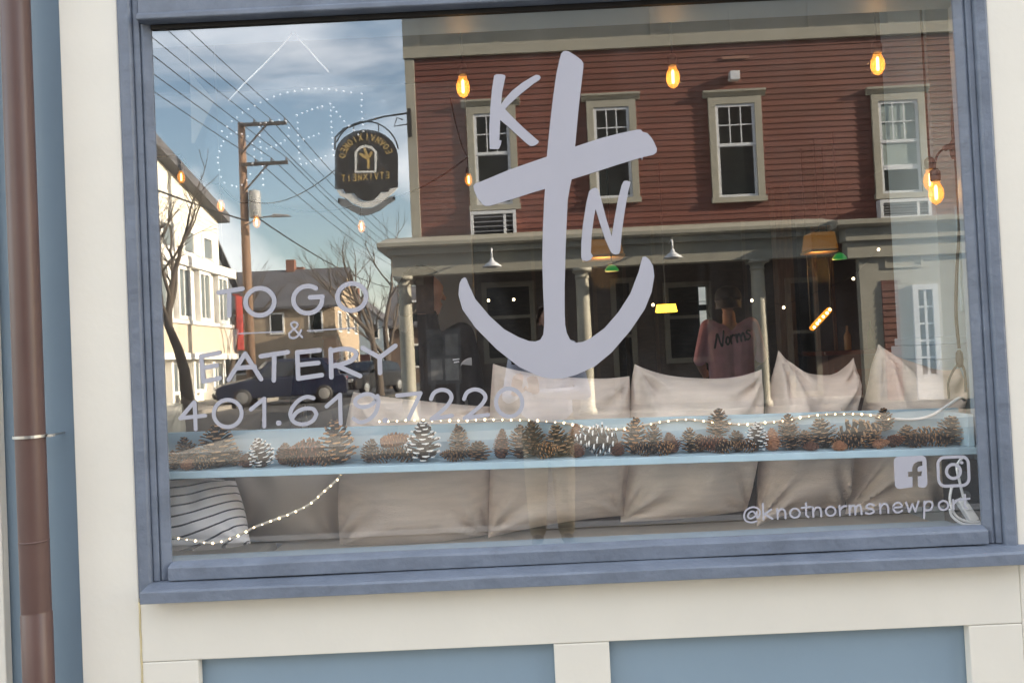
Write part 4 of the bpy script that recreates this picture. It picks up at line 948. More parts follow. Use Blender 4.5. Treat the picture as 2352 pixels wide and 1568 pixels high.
def print_on(e, body, strokes, w, m, name, side=1):
    """flat print projected on the body along +y*side; strokes in local x,z metres"""
    bvh = BVHTree.FromPolygons([v.co*body.scale.x for v in body.data.vertices], [tuple(p.vertices) for p in body.data.polygons])
    mb = MB()
    def fn(x, z):
        h = bvh.ray_cast(Vector((x, -1.0*side, z)), Vector((0, 1.0*side, 0)))
        y = h[0].y if h[0] is not None else 0
        return (x, y-.004*side, z)
    for st in strokes:
        if len(st) > 9 and st[0] == st[-1]: mb.add([fn(*p) for p in st[:-1]], [tuple(range(len(st)-1))])
        else: ribbon(mb, st, w, fn)
    return mb.build(name, m, e)
relaxed = [((-.25,.03,1.12),(-.24,-.10,.88),(0,-.15,-1),(0,-1,0)), ((.25,.03,1.12),(.24,-.10,.88),(0,-.15,-1),(0,-1,0))]
M_hair = mat('dark_hair', (.022,.014,.011), .5, .3, 40, .5, 200)
M_hairb = mat('brown_hair', (.05,.026,.017), .5, .3, 40, .5, 200)
M_dj = cloth('black_jacket', (.014,.014,.020)); M_jean = cloth('dark_jeans', (.03,.035,.055)); M_shoe = mat('dark_shoes', (.02,.02,.02), .5)
# man in black jacket, profile to the right
zt = at(965,614,1.25).z
e1, b1 = person('person with dark hair in a black jacket standing indoors, facing the anchor', (at(975,800,1.25).x,1.25,ZF), 0,
    relaxed, {'skin': M_skin, 'top': M_dj, 'legs': M_jean, 'shoes': M_shoe, 'collar': True}, (M_hairb,.86,.30), math.radians(118), height=1.75*(zt-ZF)/1.772, bulk=1.12)
ex = at(1066,830,1.08).x-e1.location.x; ez = at(1066,830,1.08).z-ZF
dome = [(ex+.026, ez-.020)]+[(ex+.026-.046*math.sin(a)*1.05, ez-.020+.036*math.sin(PI/2-a*.999)) for a in [PI/2*k/8 for k in range(9)]]+[(ex-.022, ez-.012),(ex+.026,ez-.020)]
print_on(e1, b1, [dome, [(ex-.052,ez+.010),(ex-.028,ez+.012)], [(ex-.048,ez-.002),(ex-.03,ez)]], .006, mat('white_print', (.8,.8,.85), .7), 'jacket_emblem')
# person seen behind the lettering
zt = at(765,704,2.1).z
person('person with short dark hair and a dark top standing behind the EATERY lettering', (at(762,800,2.1).x,2.1,ZF), 0, relaxed,
    {'skin': mat('ruddy_skin', (.52,.20,.15), .55, .1, 20), 'top': cloth('maroon_top', (.05,.015,.018)), 'legs': M_jean, 'shoes': M_shoe}, (M_hair,.74,.34), math.radians(-150), height=1.75*(zt-ZF)/1.772)
# pink shirt, seen from the back
zt = at(1668,652,4.35).z
e3, b3 = person('person in a pink printed T-shirt and dark cap with their back to the window', (at(1678,800,4.35).x,4.35,ZF), PI, 
    [((-.27,-.03,1.14),(-.20,-.20,1.02),(.2,-1,-.1),(0,0,1)), ((.27,-.03,1.14),(.20,-.20,1.02),(-.2,-1,-.1),(0,0,1))],
    {'skin': M_skin, 'top': cloth('pink_cotton', (.66,.38,.52)), 'legs': M_jean, 'shoes': M_shoe, 'long': False}, (M_hair,.72,.30), 0, height=1.75*(zt-ZF)/1.80, bulk=1.22)
cu = [[(.0,0),(.012,.06),(.022,.10),(.04,.03),(.055,.0),(.062,.05),(.075,.11)], [(.085,.02),(.095,.055),(.115,.05),(.118,.015),(.10,0),(.088,.02)], [(.13,.06),(.135,.0)], [(.135,.035),(.15,.06),(.165,.055)],
      [(.175,.06),(.18,.0)], [(.18,.035),(.195,.06),(.205,.03),(.208,.0)], [(.208,.035),(.225,.06),(.235,.03),(.238,.0)], [(.285,.06),(.262,.068),(.255,.05),(.275,.035),(.282,.015),(.262,.0),(.248,.006)]]
kk = e3.location; s3 = b3.scale.x
print_on(e3, b3, [[(-(x-.15)*1.05, 1.24*s3+y*1.1+x*.22) for x, y in st] for st in cu], .016, mat('navy_print', (.02,.025,.06), .8), 'shirt_print', -1)
b = MB(); 
for i in range(1): b.lathe([(.112,.0),(.116,.02),(.112,.06),(.085,.105),(.03,.125),(.004,.127)], (0,.004,1.655), 20)
b.prism([(-.085,-.08),(-.07,-.17),(-.03,-.20),(.03,-.20),(.07,-.17),(.085,-.08)], 1.655, 1.662, lambda u,v,w_:(u,v,w_))
cp = b.build('cap', mat('black_cap', (.012,.012,.014), .9), e3, True); cp.scale = (s3,s3,s3)
# the photographer, mirrored in the glass, on the pavement behind the camera
hx = CAM.x+.17
P0 = Vector((hx, CAM.y-.40, .14))
def loc_(p): return tuple((Vector(p)-P0))
zc = CAM.z-.14
wrR = (CAM.x-.060-hx, .255, zc-.115); wrL = (CAM.x+.095-hx, .255, zc-.105)
def flip(v): return (-v[0], -v[1], v[2])           # person faces +y: built facing -y and turned by pi
e4, b4 = person('person in pale blue jacket and khaki trousers holding a phone, mirrored in the glass', tuple(P0), PI,
    [((.30-0,-.06,1.10) if False else (-.27,-.10,1.10), flip(wrL), (.25,-.35,1), (-1,.0,.2)), ((.27,-.10,1.10), flip(wrR), (-.25,-.35,1), (1,.0,.2))],
    {'skin': M_skin, 'top': cloth('pale_blue_jacket', (.70,.74,.90)), 'legs': cloth('khaki', (.50,.43,.32)), 'shoes': M_shoe}, (M_hairb,.6,.32), 0, 1.5, height=1.54, bulk=1.15, hoff=-.07)
phn = MB(); phn.box(CAM.x-.04, CAM.x+.115, CAM.y-.030, CAM.y-.021, CAM.z-.050, CAM.z+.028)
po = phn.build('phone', mat('phone_black', (.02,.02,.022), .2), None, False, .003); tag(po, 'black phone held sideways by the mirrored photographer', 'phone')

# ------------------------------------------------------------------ across the street: the red clapboard building
DW, DP = 12.6, 11.0                       # distance of the upper wall and of the porch front from the glass
M_red = mat('red_clapboard_paint', (.150,.050,.036), .6, .16, 1.2, .1, 30, stretch=(.6,1,3), dirt=.25, rnd=.16)
M_cream = mat('cream_trim_paint', (.345,.33,.275), .5, .07, 3, dirt=.15)
M_vinylw = mat('white_sash', (.62,.64,.68), .45, .03, 4)
M_pane = mat('dark_window_pane', (.016,.020,.020), .10, .3, 2, spec=.25)
M_blind = mat('pale_blind', (.25,.31,.30), .5, .05, 3)
def RX(px, py, D): p = at(px, py, D); return p.x, p.z
xL, _ = RX(938, 350, DW); xR = xL+15.5
red = empty('red_building', ((xL+xR)/2, -DW, .14), 'red clapboard building with cream trim and a columned porch, mirrored in the glass', 'building')
def rpart(name, mb, m, bev=0, sm=False, parent=red):
    o = mb.build(name, m, parent, sm, bev)
    for v in o.data.vertices: v.co -= red.location
    return o
zfr = (RX(955,125,DW)[1]+RX(2130,88,DW)[1])/2; zpb = RX(1200,548,DP)[1]
zu0 = zpb-.25; ztop = zfr+1.15
b = MB(); b.box(xL+.02, xR, -DW-5.0, -DW-.022, .14, ztop+.3); rpart('wall', b, mat('sheathing', (.06,.03,.025), .8))
nb = int((zfr-zu0)/.112)+1
cm = MB(); ln = xR-xL-.36; cm.hexa([(0,-.02,0),(ln,-.02,0),(ln,.0,0),(0,.0,0),(0,-.02,.118),(ln,-.02,.118),(ln,-.014,.118),(0,-.014,.118)])
cme = cm.mesh('clapboard'); cme.materials.append(M_red)
for i in range(nb):
    o = link('clapboard', cme, red); o.location = Vector((xL+.18, -DW, zfr-.112*(i+1)+.0))-red.location
b = MB(); b.box(xL-.0, xL+.18, -DW-.03, -DW+.025, zu0-.3, zfr); rpart('corner_board', b, M_cream, .004)
b = MB(); b.box(xR-.18, xR, -DW-.03, -DW+.025, zu0-.3, zfr); rpart('corner_board', b, M_cream, .004)
# frieze: board, recessed panels and battens, cornice
b = MB(); b.box(xL-.02, xR+.02, -DW-.03, -DW+.05, zfr, zfr+.22); rpart('frieze_board', b, M_cream, .004)
zpn = zfr+.222
b = MB(); b.box(xL-.02, xR+.02, -DW-.03, -DW+.015, zpn, zpn+.62); rpart('frieze_panel', b, M_cream)
x = RX(1137,70,DW)[0]; stp = RX(1318,70,DW)[0]-x
k = -1
while x+k*stp < xR:
    xx = x+k*stp
    if xx > xL: b = MB(); b.box(xx-.06, xx+.06, -DW+.0155, -DW+.045, zpn+.001, zpn+.619); rpart('frieze_batten', b, M_cream, .003)
    k += 1
b = MB(); b.prism([(0,0),(.10,.02),(.30,.22),(.55,.26),(.55,.36),(0,.36)], xL-.03, xR+.5, lambda u,v,w:(w,-DW+.0+u,zpn+.622+v)); rpart('cornice', b, M_cream)
b = MB(); b.box(xL, xR+.5, -DW-5.2, -DW-.001, zpn+.63, zpn+1.0); rpart('roof', b, mat('grey_roof', (.12,.12,.12), .8))
def window(px0_, px1_, py0_, py1_, D, lower='dark', upper='grid', head=True):
    (x0, z1) = RX((px0_), py0_, D); (x1, z0) = RX(px1_, py1_, D); z1 = RX((px0_+px1_)/2, py0_, D)[1]; z0 = RX((px0_+px1_)/2, py1_, D)[1]
    y = -D; cw = .13
    f = MB(); f.box(x0, x0+cw, y+.001, y+.05, z0+.10, z1); f.box(x1-cw, x1, y+.001, y+.05, z0+.10, z1); f.box(x0+cw, x1-cw, y+.001, y+.05, z1-cw, z1)
    f.box(x0-.02, x1+.02, y+.001, y+.075, z0, z0+.10)
    if head: f.prism([(0,0),(.03,0),(.06,.05),(.10,.09),(.10,.13),(0,.13)], x0-.09, x1+.09, lambda u,v,w:(w,y+.001+u,z1+.001+v))
    wo = rpart('window', f, M_cream, .003)
    ax0, ax1, az0, az1 = x0+cw, x1-cw, z0+.10, z1-cw; zm = az0+(az1-az0)*.56; t = .055
    s = MB(); yy = y+.006
    for (za, zb2, dy) in ((az0, zm+.02, 0), (zm-.02, az1, .012)):
        s.box(ax0, ax0+t, yy+dy, yy+dy+.011, za, zb2); s.box(ax1-t, ax1, yy+dy, yy+dy+.011, za, zb2); s.box(ax0+t, ax1-t, yy+dy, yy+dy+.011, za, za+t); s.box(ax0+t, ax1-t, yy+dy, yy+dy+.011, zb2-t, zb2)
    rpart('sash', s, M_vinylw, 0, False, wo)
    if upper == 'grid':
        u = MB(); ix0, ix1, iz0, iz1 = ax0+t, ax1-t, zm-.02+t, az1-t
        for q in (1,2): xx = ix0+(ix1-ix0)*q/3; u.box(xx-.011, xx+.011, yy+.013, yy+.021, iz0, iz1)
        zz = (iz0+iz1)/2; u.box(ix0, ix1, yy+.0135, yy+.0205, zz-.011, zz+.011); rpart('muntin', u, M_vinylw, 0, False, wo)
    pn = MB(); pn.box(ax0, ax1, y+.0015, y+.0055, az0, zm); rpart('pane', pn, M_pane if lower == 'dark' else M_blind, 0, False, wo)
    pn = MB(); pn.box(ax0, ax1, y+.0015, y+.0055, zm+.001, az1); rpart('pane', pn, M_pane if lower != 'half' else M_blind, 0, False, wo)
    if lower == 'half':
        pn = MB(); pn.box(ax0+t, ax1-t, y+.0056, y+.0059, az0+(zm-az0)*.02, az0+(zm-az0)*.45); rpart('pane', pn, M_pane, 0, False, wo)
        pn = MB(); pn.box(ax0+t, ax1-t, y+.0062, y+.02, az0+(zm-az0)*.46, az0+(zm-az0)*.55); rpart('rail', pn, M_vinylw, 0, False, wo)
    return x0, x1, z0, z1
DWF = DW-.0015
window(1070,1194,246,484,DW-.002); window(1345,1470,232,468,DW-.002); window(1624,1758,224,465,DW-.002); window(1998,2134,216,456,DW-.002,'half')
window(2395,2530,200,440,DW-.002); window(2700,2835,190,430,DW-.002)
def ac(px0_, px1_, py0_, py1_):
    y = -DW+.01; x0 = RX(px0_, py0_, DW)[0]; x1 = RX(px1_, py0_, DW)[0]; pm = (px0_+px1_)/2; z1 = RX(pm, py0_, DW)[1]; z0 = RX(pm, py1_, DW)[1]
    f = MB(); f.box(x0, x1, y, y+.16, z0, z0+.06); f.box(x0, x1, y, y+.16, z1-.06, z1); f.box(x0, x0+.06, y, y+.16, z0+.06, z1-.06); f.box(x1-.06, x1, y, y+.16, z0+.06, z1-.06)
    xm = x0+(x1-x0)*.72; f.box(xm, xm+.05, y, y+.15, z0+.06, z1-.06)
    a = rpart('air_conditioner', f, M_vinylw, .004)
    g_ = MB(); g_.box(x0+.06, x1-.06, y+.02, y+.08, z0+.06, z1-.06); rpart('grille_back', g_, M_black, 0, False, a)
    g_ = MB(); n_ = 5
    for i in range(n_): zz = z0+.06+(z1-z0-.12)*(i+.5)/n_; g_.box(x0+.06, x1-.06, y+.08, y+.145, zz-.012, zz+.006)
    rpart('louvre', g_, mat('grey_louvre', (.20,.21,.24), .5), 0, False, a)
ac(1080,1184,488,556); ac(2012,2128,460,505)
p = ref(1683,178,DW); b = MB(); b.box(p.x-.09, p.x+.09, -DW+.012, -DW+.15, p.z-.09, p.z+.08); rpart('vent_hood', b, M_vinylw, .01)
p = ref(1688,133,DW); b = MB(); b.box(p.x-.25, p.x+.25, -DW+.006, -DW+.02, p.z-.03, p.z+.03); rpart('patch_board', b, mat('faded_red', (.30,.15,.11), .6), .006)

# ---- porch
zc1 = zpb; zc0 = RX(1200,622,DP)[1]
px_l = RX(872,575,DP)[0]; px_r = RX(1915,520,DP)[0]
yp = -DP
b = MB(); b.prism([(-.9,0),(.0,0),(.06,.03),(.06,.09),(-.9,.30-.0)], px_l, px_r+.1, lambda u,v,w:(w,yp+u+.22,zc1-.10+v)); 
b.prism([(-.92,.31),(-.9,.0),(-1.75,.0),(-1.75,.45)], px_l, px_r+.1, lambda u,v,w:(w,yp+u+.22,zc1-.10+v)); rpart('porch_roof', b, M_cream)
zs0 = zc1-.105
b = MB(); b.box(px_l+.15, px_r, yp-.08, yp+.16, zs0-.10, zs0); rpart('porch_soffit', b, M_cream, .004)
b = MB(); b.box(px_l+.22, px_r, yp-.14, yp+.06, zc0+.16, zs0-.101); rpart('porch_frieze', b, M_cream, .004)
b = MB(); b.box(px_l+.20, px_r, yp-.16, yp+.085, zc0, zc0+.159); rpart('porch_beam', b, M_cream, .006)
b = MB(); b.box(px_l+.2, px_l+.4, -DW, yp-.161, zc0, zs0); rpart('porch_beam', b, M_cream, .006)
b = MB(); b.box(px_l+.2, xR, -DW+.01, yp+.15, .14, .32); rpart('porch_floor', b, mat('porch_grey', (.18,.18,.18), .6))
for px_ in (931, 1341, 1746):
    x = RX(px_, 720, DP)[0]; h = zc0-.32; r = .125
    b = MB(); b.lathe([(r*1.25,0),(r*1.25,.07),(r*1.05,.10),(r,.13),(r*1.0,h*.4),(r*.88,h-.20),(r*.88,h-.17),(r*1.0,h-.165),(r*1.0,h-.14),(r*.9,h-.135),(r*.9,h-.10),(r*1.15,h-.06)], (x, yp-.04, .32), 24)
    b.box(x-r*1.25, x+r*1.25, yp-.04-r*1.25, yp-.04+r*1.25, .32+h-.06, .32+h); rpart('column', b, M_cream, 0, True)
# ground floor wall behind the porch: dark clapboard, door, windows, notice board
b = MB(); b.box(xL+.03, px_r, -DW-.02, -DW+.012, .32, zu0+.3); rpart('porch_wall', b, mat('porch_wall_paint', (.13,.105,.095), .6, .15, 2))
def gwin(px0_, px1_, py0_, py1_, nm='porch_window', door=False):
    x0, z1 = RX(px0_, py0_, DW); x1, z0 = RX(px1_, py1_, DW); y = -DW+.0125
    z0 = max(z0, .34)
    f = MB(); c = .10; f.box(x0, x0+c, y, y+.06, z0, z1); f.box(x1-c, x1, y, y+.06, z0, z1); f.box(x0+c, x1-c, y, y+.06, z1-c, z1); f.box(x0+c, x1-c, y, y+.06, z0, z0+c)
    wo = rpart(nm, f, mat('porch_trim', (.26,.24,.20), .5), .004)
    g_ = MB(); g_.box(x0+c, x1-c, y, y+.02, z0+c, z1-c); rpart('pane', g_, M_pane, 0, False, wo)
    g_ = MB(); zz = (z0+z1)/2+.1; g_.box(x0+c, x1-c, y+.021, y+.05, zz-.03, zz+.03); rpart('rail', g_, MATS['porch_trim'], 0, False, wo)
gwin(1105,1235,650,830); gwin(1400,1470,640,930,'porch_door'); gwin(1520,1640,650,830); gwin(1800,1890,640,920,'porch_door')
x0, z1 = RX(978,756,DW-.7); x1, z0 = RX(1062,880,DW-.7); yn = -(DW-.7)
b = MB(); c = .05; b.box(x0,x1,yn-.04,yn,z0,z1); b.box(x0+.05,x0+.12,yn-.04,yn-.001,.32,z0-.001); b.box(x1-.12,x1-.05,yn-.04,yn-.001,.32,z0-.001); nbd = rpart('notice_board', b, mat('board_grey', (.16,.155,.16), .5), .004)
for (fx, fz, fw2, fh, cc) in ((.08,.50,.40,.40,.12),(.55,.52,.38,.38,.26),(.10,.08,.34,.38,.30),(.52,.06,.40,.40,.34)):
    b = MB(); b.box(x0+(x1-x0)*fx, x0+(x1-x0)*(fx+fw2), yn+.001, yn+.006, z0+(z1-z0)*fz, z0+(z1-z0)*(fz+fh)); rpart('sheet', b, mat('notice_%d' % int(cc*100), (cc,cc,cc*1.02), .7, .15, 9), 0, False, nbd)
for px_, py_ in ((1130,606), (1545,586)):
    p = ref(px_, py_, DP-.35); z = p.z
    b = MB(); b.lathe([(.16,-.05),(.165,-.04),(.07,.03),(.035,.06),(.03,.10)], (p.x, -DP+.35, z), 18); b.tube([(p.x,-DP+.35,z+.09),(p.x,-DP+.35,z+.22),(p.x,-DP+.30,z+.26),(p.x,-DP+.05,z+.24)], .015, 8)
    rpart('barn_lamp', b, M_vinylw, 0, True)
# ---- entrance portico at the right
xq0 = RX(1926,505,DP-.5)[0]; xq1 = xR-1.0; yq = -(DP-.5)
zq1 = RX(2050,500,DP-.5)[1]
b = MB(); b.prism([(-2.0,0),(.0,0),(.07,.04),(.07,.12),(-2.0,.34)], xq0-.05, xq1, lambda u,v,w:(w,yq+u,zq1-.12+v)); rpart('portico_roof', b, M_cream, .004)
b = MB(); b.box(xq0+.12, xq1-.1, yq-.3, yq-.04, zq1-.34, zq1-.121); rpart('portico_frieze', b, M_cream, .004)
b = MB(); b.box(xq0+.16, xq1-.1, yq-.3, yq-.10, zq1-.62, zq1-.341); rpart('portico_beam', b, M_cream, .004)
yw = yq-.16
xw0 = RX(1978,700,-yw)[0]
b = MB(); b.box(xw0, xq1-.15, yw-.12, yw, .32, zq1-.621); rpart('portico_wall', b, M_cream)
x0, z1 = RX(2030,587,-yw); x1, z0 = RX(2118,613,-yw); b = MB(); t = .03
for bxx in ((x0,x1,z0,z0+t),(x0,x1,z1-t,z1),(x0,x0+t,z0+t,z1-t),(x1-t,x1,z0+t,z1-t)): b.box(bxx[0],bxx[1],yw+.001,yw+.02,bxx[2],bxx[3])
rpart('panel_moulding', b, M_cream, .004)
x0, z1 = RX(2023,645,-yw); x1 = RX(2060,645,-yw)[0]; b = MB(); b.box(x0,x1,yw+.001,yw+.012,.34,z1); sp = rpart('siding_panel', b, mat('dark_red_paint', (.12,.035,.024), .6))
bme2 = MB(); bme2.hexa([(0,0,0),(x1-x0,0,0),(x1-x0,.018,0),(0,.018,0),(0,0,.10),(x1-x0,0,.10),(x1-x0,.006,.10),(0,.006,.10)]); bmm = bme2.mesh('clapboard'); bmm.materials.append(M_red)
for i in range(int((z1-.36)/.105)):
    o = link('clapboard', bmm, sp); o.location = Vector((x0, yw+.0122, .36+i*.105))-red.location
x0, z1 = RX(2092,655,-yw); x1 = RX(2150,655,-yw)[0]
f = MB(); c = .09; f.box(x0,x0+c,yw+.001,yw+.05,.33,z1); f.box(x1-c,x1,yw+.001,yw+.05,.33,z1); f.box(x0+c,x1-c,yw+.001,yw+.05,z1-c,z1); f.box(x0+c,x1-c,yw+.001,yw+.05,.33,.75)
do = rpart('entrance_door', f, M_vinylw, .004)
f = MB(); f.box(x0+c,x1-c,yw+.001,yw+.02,.75,z1-c); rpart('pane', f, M_pane, 0, False, do)
f = MB(); xm = (x0+x1)/2; f.box(xm-.02,xm+.02,yw+.021,yw+.035,.75,z1-c)
for q in range(1,5): zz = .75+(z1-c-.75)*q/5; f.box(x0+c,x1-c,yw+.0215,yw+.034,zz-.015,zz+.015)
rpart('muntin', f, M_vinylw, 0, False, do)

# ------------------------------------------------------------------ hanging sign on the building corner
DS = DW-.15
def cs(x, y): return (746.5+.1538*x, 275.6+.1538*y)
sg = empty('hanging_sign', ref(845, 440, DS), 'black arched pub sign with gold lettering and a ribbon on an iron bracket', 'sign')
def splate(name, pts, m, y0, y1):
    q = [ref(*cs(*p), DS) for p in pts]; n_ = len(q); b = MB()
    bm = bmesh.new()
    v0 = [bm.verts.new((p.x-sg.location.x, y1, p.z-sg.location.z)) for p in q]; v1 = [bm.verts.new((p.x-sg.location.x, y0, p.z-sg.location.z)) for p in q]
    bm.faces.new(v0); bm.faces.new(v1[::-1])
    for i in range(n_): bm.faces.new((v0[i], v1[i], v1[(i+1)%n_], v0[(i+1)%n_]))
    bmesh.ops.triangulate(bm, faces=[f for f in bm.faces if len(f.verts) > 4]); bmesh.ops.recalc_face_normals(bm, faces=bm.faces)
    me = bpy.data.meshes.new(name); bm.to_mesh(me); bm.free(); return link(name, me, sg, m)
arc = [(620+470*math.cos(a), 560-410*math.sin(a)) for a in [PI*k/20 for k in range(21)]]
splate('board', [(1090,1005)]+arc+[(150,1030),(270,1035),(300,1090),(430,1095),(480,1150),(560,1205),(640,1212),(710,1200),(780,1140),(830,1080),(940,1072),(970,1020)], mat('sign_black', (.018,.017,.016), .35, .2), -.03, .03)
splate('scroll', [(165,1040),(262,1045),(292,1098),(425,1104),(470,1160),(555,1216),(640,1222),(715,1210),(788,1150),(836,1090),(945,1082),(978,1030),(1085,1015),(1030,1080),(930,1160),(840,1240),(700,1310),(560,1312),(420,1255),(330,1180),(230,1140)], mat('sign_white', (.72,.72,.70), .6), -.02, .018)
splate('ribbon', [(195,1165),(330,1190),(420,1268),(560,1322),(700,1322),(830,1256),(900,1175),(1040,1130),(1010,1180),(1050,1200),(940,1262),(830,1350),(640,1425),(530,1432),(300,1312),(190,1245),(240,1210)], mat('sign_grey', (.17,.18,.19), .5, .15), -.025, .012)
ow = [(440,800),(445,480),(520,405),(612,375),(715,405),(782,475),(778,795)]; iw = [(738,758),(742,490),(690,440),(612,418),(540,440),(487,492),(490,770)]
M_gold = mat('gold_leaf', (.50,.34,.12), .4, .15, 20)
b = MB()
fnS = lambda u, v, dy=.033: (lambda p: (p.x-sg.location.x, dy, p.z-sg.location.z))(ref(*cs(u, v), DS))
ring_ = [(462,785),(466,486),(530,420),(612,396),(702,420),(762,484),(758,778)]
ribbon(b, ring_, 40, fnS, True, True, False); b.build('arch_outline', MATS['sign_white'], sg)
b = MB()
ribbon(b, [(540,520),(600,560),(650,560),(700,500)], 46, lambda u,v: fnS(u,v,.0335)); ribbon(b, [(600,440),(620,520),(650,600),(650,720)], 40, lambda u,v: fnS(u,v,.0340)); b.build('figure', M_gold, sg)
def glyphs(specs, name):
    for cx, cy, rot, kind in specs:
        b = MB(); ca, sa = math.cos(rot), math.sin(rot)
        T = lambda x, y: (cx+x*ca-y*sa, cy+x*sa+y*ca)
        sh = {'i': [[(0,-45),(0,45)]], 'o': [ell(0,0,24,42,0,345,14)], 'n': [[(-22,45),(-22,-45)],[(-22,-45),(22,45)],[(22,45),(22,-45)]], 'v': [[(-26,-45),(0,45)],[(0,45),(26,-45)]],
              'e': [[(22,-45),(22,45)],[(22,-45),(-20,-45)],[(22,0),(-14,0)],[(22,45),(-20,45)]], 'x': [[(-26,-45),(26,45)],[(26,-45),(-26,45)]], 't': [[(0,45),(0,-45)],[(-26,-45),(26,-45)]]}[kind]
        for i, st in enumerate(sh): ribbon(b, [T(*p) for p in st], 15, lambda u,v,i=i: fnS(u,v,.0332+.0003*i), False, True, len(st) > 3)
        b.build(name, M_gold, sg)
glyphs([(620+360*math.cos(a), 590-330*math.sin(a), PI/2-a, k) for a, k in zip([math.radians(d) for d in (172,158,145,132,118,104,88,74,60,47,34,20)], 'oenoixivnvoe')], 'letter')
glyphs([(280+82*i, 880-6*i, 0, k) for i, k in enumerate('tienxivte')], 'letter')
pb = [ref(935,260,DS), ref(880,268,DS), ref(830,282,DS), ref(790,296,DS), ref(770,316,DS), ref(769,345,DS)]
b = MB(); b.tube([rel(sg, p) for p in pb], .018, 8); pb2 = [ref(938,285,DS), ref(905,290,DS), ref(912,270,DS), ref(925,275,DS)]; b.tube([rel(sg, p) for p in pb2], .012, 8)
pb3 = [ref(770+8+a*14, 0, DS) for a in ()]
arc2 = [ref(*cs(620+485*math.cos(a), 530-510*math.sin(a)), DS) for a in [PI*k/16 for k in range(1,15)]]
b.tube([rel(sg, p) for p in arc2], .014, 8)
for fx in (430, 800): 
    p = ref(*cs(fx, 175), DS); q = ref(*cs(fx, 60), DS); b.tube([rel(sg, p), rel(sg, q)], .010, 6)
p = ref(936,262,DS); b.box(p.x-sg.location.x, p.x-sg.location.x+.06, -.12, .03, p.z-sg.location.z-.4, p.z-sg.location.z+.1)
b.build('bracket', mat('black_iron', (.015,.015,.016), .5, .2, metal=.6), sg)

# ------------------------------------------------------------------ utility pole and wires along the side street
DPo = 27.0
pt = ref(554,284,DPo); pole = empty('utility_pole', (pt.x, -DPo, .0), 'wooden utility pole with two one-sided crossarms and a street lamp', 'utility pole')
M_pole = mat('weathered_pole', (.20,.125,.085), .85, .25, 4, .4, 20, stretch=(8,8,1)); M_arm = mat('crossarm_wood', (.055,.045,.04), .8, .2)
b = MB(); b.tube([(0,0,0),(0,0,pt.z*.5),(0,0,pt.z)], [.19,.165,.135], 14); b.build('pole', M_pole, pole, True)
s27 = (DPo-CAM.y)/FPX
zh = [ref(560,291,DPo).z, ref(562,381,DPo).z]
for z in zh:
    b = MB(); b.box(.0, 1.75, .14, .25, z-.06, z+.06); b.tube([(.0,.2,z-1.1),(1.0,.2,z-.05)], .035, 6); a_ = b.build('crossarm', M_arm, pole)
    b = MB()
    for x in (.55,1.15,1.70): b.lathe([(.03,.06),(.05,.09),(.03,.12),(.045,.15),(.02,.19)], (x,.2,z), 8)
    b.build('insulator', mat('insulator_grey', (.10,.10,.11), .3), a_)
b = MB(); zl_ = ref(580,505,DPo).z; b.tube([(0,.1,zl_-.25),(.6,.3,zl_),(1.2,.4,zl_+.03)], .03, 8); b.hexa([(1.15,.33,zl_-.02),(1.85,.33,zl_-.02),(1.85,.49,zl_-.02),(1.15,.49,zl_-.02),(1.2,.35,zl_+.10),(1.75,.38,zl_+.05),(1.75,.44,zl_+.05),(1.2,.47,zl_+.10)])
b.build('street_lamp', mat('lamp_grey', (.22,.22,.23), .4), pole)
b = MB(); b.lathe([(.20,-.5),(.22,-.45),(.22,.4),(.2,.5),(.05,.55)], (.40,.0,ref(575,470,DPo).z), 14); b.build('transformer', mat('transformer_grey', (.28,.29,.30), .5), pole, True)
M_wire = mat('wire_black', (.02,.02,.022), .6)
def wire(x, z, y0, y1, sag, lab, r=.016, x1=None, z1=None):
    pts = []
    for i in range(25):
        t = i/24; pts.append(Vector((x+((x1 if x1 is not None else x)-x)*t, y0+(y1-y0)*t, z+((z1 if z1 is not None else z)-z)*t-sag*4*t*(1-t))))
    o = MB(); o.tube([p-pts[0] for p in pts], r, 5); ob = o.build('power_line', M_wire, None); ob.location = pts[0]
    tag(ob, lab, 'power line', 'overhead lines along the side street')
for z, an in zip(zh, ('upper', 'lower')):
    for x, pn in zip((.55,1.15,1.70), ('innermost', 'middle', 'outermost')):
        wire(pt.x+x, z+.19, -DPo+.2, 6.0, .35, 'black power line from the %s pin of the %s crossarm rising overhead' % (pn, an), .013)
        wire(pt.x+x, z+.19, -DPo+.2, -66, .5, 'black power line from the %s pin of the %s crossarm towards the houses' % (pn, an), .016)
wire(pt.x+.1, 7.7, -DPo, -DW-2, .6, 'service line sagging from the pole to the corner of the red building', .014, -2.0, 6.2)
wire(pt.x+.1, 7.3, -DPo, -60, .5, 'thick telephone cable sagging from the pole towards the ochre house', .03)
wire(pt.x+.1, 6.9, -DPo, 6, .6, 'thick telephone cable from the pole passing the cream corner building', .03)

